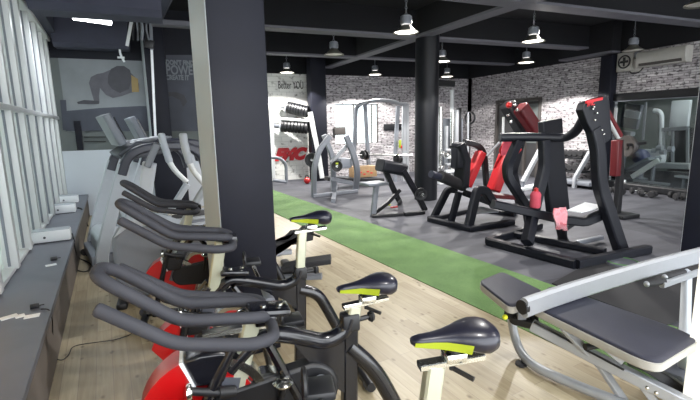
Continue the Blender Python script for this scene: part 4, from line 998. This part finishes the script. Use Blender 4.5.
# ================================================================== RIGHT WALL ITEMS
q = [px(632, 55, XR), px(692, 47, XR), px(692, 62, XR)]
ya, yb_ = px(643, 60, XR).y, px(693, 55, XR).y
t = thing('air_conditioner', 'long white wall air conditioner above the wide dark opening', 'air conditioner', (XR-.1, (ya+yb_)/2, 2.7))
mb = MB(); mb.prism([(0, 0), (.2, 0), (.24, .1), (.24, .26), (.2, .31), (0, .31)], ya-yb_, Matrix.Translation((XR, (ya+yb_)/2, 2.64)) @ Matrix.Rotation(PI, 4, 'Z') @ Matrix.Rotation(PI/2, 4, 'X')); mb.build('body', M['acgrey'], t, bevel=.01)
MB().box((XR-.22, (ya+yb_)/2, 2.69), (.02, (ya-yb_)*.86, .06)).build('louvre', M['doorframe'], t)
c = px(626, 62, XR-.08)
t = thing('wall_fan', 'small pale wall fan box left of the air conditioner', 'fan', c)
MB().box((XR-.07, c.y, c.z), (.12, .36, .40), None, .01).build('housing', M['acgrey'], t)
MB().torus((XR-.14, c.y, c.z), (1, 0, 0), .13, .015).build('guard_ring', M['black'], t)
mb = MB()
for k in range(4): mb.box(V((XR-.145, c.y, c.z))+Matrix.Rotation(k*PI/2, 3, 'X') @ V((0, .05, 0)), (.008, .09, .05), Matrix.Rotation(k*PI/2, 3, 'X') @ Matrix.Rotation(.4, 3, 'Y'))
mb.build('blades', M['black'], t, smooth=10)
c = px(636, 62, XR-.08)
t = thing('junction_box', 'pale junction box with a dangling loop of cable beside the air conditioner', 'box', c)
MB().box((XR-.05, c.y, c.z-.07), (.1, .3, .28), None, .04).build('body', M['acgrey'], t)
MB().box((XR-.05, c.y, c.z+.15), (.1, .12, .12), None, .02).build('switch', M['grey_metal'], t)
MB().tube([(XR-.08, c.y+.15, c.z-.05), (XR-.09, c.y+.1, c.z-.24), (XR-.09, c.y-.1, c.z-.24), (XR-.08, c.y-.3, c.z+.05)], .012, 6, fr=.1).build('cable', M['cable'], t)
c = px(611, 119, XR-.02); tag(MB().box((XR-.012, c.y, c.z), (.02, .26, .5)).build('wall_poster', M['paper']), 'white rule sheet on the wall between the dark column and the wide opening', 'poster')
# dumbbell rack on the right wall
t = thing('dumbbell_rack', 'slanted silver dumbbell rack against the bright brick wall', 'rack', px(585, 180, 9.2))
for u0, v0, u1, v1 in ((590, 152, 575, 178), (561, 150, 553, 174)):
    a, b = px(u0, v0, 8.98), px(u1, v1, 8.7); MB().bar([a, b, V((b.x, b.y, 0))], .10, .08, up=(0, 1, 0)).build('upright', M['silver'], t)
tiers = []
for v0, v1 in ((157, 158), (171, 172)):
    a, b = px(560, v0, 9.2 if v0 < 160 else 9.05), px(586, v1, 9.2 if v0 < 160 else 9.05); tiers.append((a, b)); MB().bar([a, b], .3, .05).build('shelf', M['black'], t)
MB().box((8.95, (tiers[1][0].y+tiers[1][1].y)/2, .12), (.5, 1.5, .1), None, .02).build('base', M['grey_metal'], t)
def make_db(c, ax, label, L=.26, r=.07, grp='dumbbells on the rack', m='rubber'):
    c = V(c); ax = V(ax).normalized()
    t = thing('dumbbell', label, 'dumbbell', c, 0, grp)
    MB().cyl(c-ax*L*.5, c+ax*L*.5, .016, n=10).build('handle', M['chrome'], t)
    for s in (-1, 1):
        T = Matrix.Translation(c+ax*s*L*.36) @ ax.to_track_quat('Z', 'Y').to_matrix().to_4x4()
        MB().lathe([(.001, -L*.15), (r*.8, -L*.15), (r, -L*.11), (r, L*.11), (r*.8, L*.15), (.001, L*.15)], T, 8).build('head', M[m], t, smooth=20)
    return t
for ti, (a, b) in enumerate(tiers):
    for k in range(5):
        s = (k+.5)/5; nm = ('first', 'second', 'third', 'fourth', 'fifth')[k]
        make_db(a.lerp(b, s)+V((0, 0, .105)), (1, .15, 0), '%s dark dumbbell from the left on the %s rack shelf' % (nm, 'upper' if ti == 0 else 'lower'), r=.08, L=.3)
for k, (u, v, lab) in enumerate(((612, 190, 'dark dumbbell on the floor at the left end before the opening'), (620, 191, 'dark dumbbell second from the left before the opening'), (636, 190.5, 'dumbbell on the floor just left of the middle group'), (641, 192.5, 'dumbbell leading the middle group on the floor'), (647, 193.5, 'dumbbell in the middle group, near its right side'), (653, 194, 'dumbbell closing the middle group on the floor'), (675, 195, 'dumbbell at the right, first of the last pair'), (680, 196.5, 'rightmost dumbbell on the floor before the opening'))):
    p = pz(u, v, .075); make_db(p, (math.cos(k*1.3), math.sin(k*1.3), 0), lab, .21, .068, 'dumbbells on the floor by the opening')
p = pz(624, 188.5, .0); t = thing('roll_of_tape', 'small white item standing among the floor dumbbells', 'container', p); MB().lathe([(.001, 0), (.06, 0), (.07, .1), (.03, .16), (.001, .17)], Matrix.Translation(p)).build('body', M['white'], t); MB().lathe([(.001, .16), (.03, .165), (.03, .2), (.001, .205)], Matrix.Translation(p)).build('cap', M['white'], t)

# ================================================================== SIDE ROOM (through the wide opening)
def sr(u, v, x): return px(u, v, x)
t = thing('side_room_treadmill', 'dark grey treadmill console seen at the left inside the wide opening', 'treadmill', sr(633, 160, 11.2))
MB().bar([sr(628, 128, 11.2), sr(634, 104, 11.2)], .5, .12, up=(1, 0, 0)).build('console', M['dgrey'], t, bevel=.02)
MB().bar([sr(631, 118, 11.1), sr(633, 111, 11.1)], .42, .04, up=(1, 0, 0)).build('screen', M['lgrey'], t)
MB().bar([sr(616, 132, 11.3), sr(633, 134, 11.3)], .2, .12).build('handrail', M['silver'], t, bevel=.02)
MB().bar([sr(628, 132, 11.3), sr(622, 165, 11.3), sr(622, 180, 11.3)], .12, .12, up=(0, 1, 0)).build('upright', M['silver'], t)
MB().bar([V((11.3, sr(622, 180, 11.3).y-.3, .1)), V((11.3, sr(622, 180, 11.3).y+1.2, .1))], .7, .18).build('deck', M['black'], t)
bc = sr(641, 157, 11.5)
t = thing('exercise_ball', 'blue exercise ball inside the wide opening', 'exercise ball', bc)
MB().ball(bc, .21, 18).build('ball', M['blue_ball'], t)
MB().lathe([(.001, 0), (.2, 0), (.2, .02), (.1, .05), (.1, bc.z-.22), (.14, bc.z-.17), (.001, bc.z-.17)], Matrix.Translation((bc.x, bc.y, 0))).build('stand', M['grey_metal'], t)
t = thing('decline_bench', 'long grey slanted bench inside the wide opening', 'bench', sr(650, 178, 10.6))
MB().bar([sr(632, 177, 10.6), sr(659, 160, 10.6)], .12, .06, up=(1, 0, 0)).build('side_rail', M['whitep'], t)
MB().bar([sr(630, 170, 10.9), sr(655, 158, 10.9)], .5, .08, up=(0, 0, 1)).build('pad', M['mgrey'], t, bevel=.02)
a = sr(654, 163, 10.7); MB().bar([a, V((a.x, a.y, 0))], .07, .07, up=(0, 1, 0)).build('leg', M['grey_metal'], t)
MB().bar([V((10.6, sr(634, 178, 10.6).y, .06)), V((10.6, sr(670, 177, 10.6).y, .06))], .08, .06).build('base_rail', M['silver'], t)
t = thing('multi_station', 'white multi-station with bent tube top inside the wide opening', 'weight machine', sr(670, 165, 12))
X = 12.0
MB().tube([sr(654, 110.5, X), sr(659, 111, X), sr(661.5, 115, X), sr(661, 160, X)], .06, 12, fr=.2).build('bent_tube', M['white'], t)
MB().bar([sr(646, 102, X), sr(643, 140, X)], .05, .05, up=(0, 1, 0)).build('thin_post', M['silver'], t)
MB().box(sr(680, 118, X+.3), (.1, .45, .9), None, .02).build('pale_panel', M['white'], t)
MB().box(sr(683, 150, X+.1), (.2, .55, 1.1), None, .02).build('weight_stack', M['black'], t)
MB().bar([sr(660, 130, X), sr(688, 128, X)], .1, .1).build('cross_arm', M['silver'], t)
for u in (664, 673, 688): MB().bar([sr(u, 128, X), sr(u, 166, X)], .07, .07, up=(0, 1, 0)).build('post', M['silver'], t)
for u, v in ((655, 151), (663, 152), (671, 149), (660, 148)): MB().tube([sr(u-2.5, v, X-.3), sr(u+2.5, v, X-.3)], .07, 12).build('roller', M['lgrey'], t)
MB().bar([sr(658, 165, X), sr(695, 166, X)], .5, .15).build('base', M['whitep'], t)
MB().box(sr(652, 156, X-.2), (.3, .6, .35), None, .05).build('seat', M['white'], t)
t = thing('low_bench', 'small silver low bench at the right inside the wide opening', 'bench', sr(685, 180, 10.8))
MB().bar([sr(677, 176, 10.7), sr(692, 178, 10.7)], .2, .05).build('pad', M['silver'], t)
for u in (684, 690): a = sr(u, 178, 10.7); MB().bar([a, V((a.x, a.y, 0))], .05, .05, up=(0, 1, 0)).build('leg', M['grey_metal'], t)
t = thing('side_room_window', 'x', 'window', (0, 0, 0)); bpy.data.objects.remove(t)
spot((11.6, 6.4, 3.2), 60, rad(150), .2, (.95, 1, .98), 'side_room_light')

# ================================================================== FOREGROUND BENCH MACHINE
t = thing('bench_machine', 'large silver-framed bench machine with dark padded seat and long pad in the right foreground', 'weight machine', (2.1, 1.8, 0))
SV = M['silver']
def pad(name, pts, z, th, par):
    q = [pz(u, v, z) for u, v in pts]
    def inset(q, k, dz):
        c = sum(q, V((0, 0, 0)))/len(q); return [c+(p-c)*k+V((0, 0, dz)) for p in q]
    # smooth the outline
    def chaikin(q, n=3):
        for _ in range(n): q = [x for i in range(len(q)) for x in (q[i].lerp(q[(i+1) % len(q)], .25), q[i].lerp(q[(i+1) % len(q)], .75))]
        return q
    q = [x for i in range(len(q)) for x in (q[i], q[i].lerp(q[(i+1) % len(q)], .33), q[i].lerp(q[(i+1) % len(q)], .67))]
    q = chaikin(q, 3)
    mb = MB(); mb.loft([inset(q, .97, -th), inset(q, 1.0, -th*.85), inset(q, 1.0, -th*.25), inset(q, .985, -th*.22)]); e = mb.build(name+'_edge', M['padside'], par)
    mb = MB(); mb.loft([inset(q, .985, -th*.24), inset(q, .985, -th*.1), inset(q, .965, 0), inset(q, .9, .004)]); mb.build(name, M['padgrey'], par)
pad('seat_pad', [(478, 281), (502, 271), (546, 292), (511, 307)], .52, .055, t)
pad('long_pad', [(524, 301), (552, 284), (703, 337), (657, 365)], .50, .06, t)
MB().tube([pz(504, 283, .44), pz(509, 305, .30), pz(516, 345, .05), pz(530, 365, .04), pz(575, 385, .04), pz(640, 410, .04)], .029, 14, fr=.12).build('floor_tube', SV, t)
MB().lathe([(.001, 0), (.035, 0), (.035, .015), (.02, .02), (.001, .02)], Matrix.Translation(pz(521, 365, 0))).build('foot', M['rubber'], t)
MB().bar([pz(524, 308, .55), pz(560, 295, .56), pz(605, 281, .57), pz(650, 268, .58), pz(705, 254, .59)], .05, .115, fr=.3, c=.3).build('swing_arm', M['silver'], t)
MB().lathe([(.001, -.012), (.04, -.012), (.04, .012), (.001, .012)], Matrix.Translation(pz(523, 307, .55)) @ Matrix.Rotation(PI/2, 4, 'Y')).build('arm_cap', M['black'], t)
MB().bar([pz(512, 298, .45), pz(514, 320, .36), pz(535, 325, .36), pz(528, 300, .45)], .05, .05, fr=.01).build('bracket', M['black'], t)
MB().box(pz(521, 309, .43), (.05, .1, .10), rotz(-.6), .005).build('bracket_plate', M['grey_metal'], t)
yk = pz(505, 317, .40); MB().ball(yk, .016).build('knob', M['yellow'], t)
MB().bar([pz(532, 325, .37), pz(590, 355, .28), pz(690, 405, .16)], .06, .06, c=.1).build('main_beam', SV, t)
MB().bar([pz(534, 322, .41), pz(590, 352, .318), pz(624, 370, .27)], .012, .008).build('beam_slot', M['black'], t)
MB().bar([pz(505, 313, .38), pz(528, 322, .36), pz(546, 333, .32)], .04, .05).build('lower_beam', M['black'], t)
MB().bar([pz(563, 327, .45), pz(600, 365, .22), pz(625, 402, .03)], .028, .045, up=(1, 0, 0)).build('strut', SV, t)
MB().bar([pz(596, 340, .42), pz(622, 362, .3)], .02, .03).build('strut', SV, t)
MB().bar([pz(640, 382, .2), pz(655, 402, .1)], .03, .04).build('strut', SV, t)
MB().tube([pz(585, 347, .36), pz(600, 345, .36)], .018, 10).build('pivot', M['black'], t)
MB().bar([pz(620, 350, .40), pz(668, 380, .20), pz(700, 402, .1)], .10, .05).build('dark_beam', M['black'], t)
for u, v in ((647, 388), (656, 393)): MB().ball(pz(u, v, .24), .01, 8).build('bolt', M['chrome'], t)
a, b = pz(649, 283, .60), pz(673, 278, .60)
for s, (u0, v0, u1, v1) in enumerate(((647, 284, 664, 281), (665, 277, 684, 272))):
    g_ = MB().tube([pz(u0, v0, .52), pz(u1, v1, .52)], .020, 12).build('hand_grip', M['rubber'], t)
    MB().ball(pz(u0, v0, .52), .019).build('grip_cap', M['silver'], g_)
MB().bar([pz(662, 285, .50), pz(685, 277, .50), pz(705, 270, .51)], .03, .04).build('grip_arm', SV, t)
MB().bar([pz(687, 272, .50), pz(684, 350, .2), pz(684, 372, .02)], .05, .05, up=(1, 0, 0)).build('rear_post', M['lgrey'], t)
MB().box(pz(668, 372, .0)+V((0, .05, .03)), (.26, .3, .06), rotz(.3), .02).build('base_cover', M['dgrey'], t)
# black mats under the far side of the machine
for i, (pts, lab) in enumerate(((((552, 284), (590, 263), (730, 262), (760, 300), (665, 326)), 'dark rubber mat beyond the turf behind the bench machine'), (((478, 246), (545, 262), (580, 272), (540, 275), (500, 262)), 'black flat mat lying on the floor in front of the row machine'))):
    if i == 1: continue
    q = [pz(u, v, .002) for u, v in pts]; mb = MB(); mb.loft([q, [p+V((0, 0, .01)) for p in q]]); tag(mb.build('floor_mat', M['rubber']), lab, 'mat')
p = pz(622, 264, .0)
t = thing('disc_weight', 'small dark green-rimmed disc lying near the row machine foot', 'weight plate', p)
MB().lathe([(.001, 0), (.17, 0), (.18, .012), (.17, .03), (.1, .035), (.001, .035)], Matrix.Translation(p)).build('disc', M['dgrey'], t)
MB().torus(p+V((0, 0, .03)), (0, 0, 1), .15, .008).build('green_ring', mat('green_rubber', (70, 120, 60), .6), t)

# ================================================================== WORLD AND VIEW
w = bpy.data.worlds.new('world'); bpy.context.scene.world = w; w.use_nodes = True
bg = w.node_tree.nodes['Background']; bg.inputs['Color'].default_value = srgb((232, 236, 240)); bg.inputs['Strength'].default_value = 4.6
sc = bpy.context.scene
sc.view_settings.view_transform = 'Standard'; sc.view_settings.look = 'None'; sc.view_settings.gamma = 1; sc.view_settings.use_curve_mapping = False
sc.view_settings.exposure = 0.55
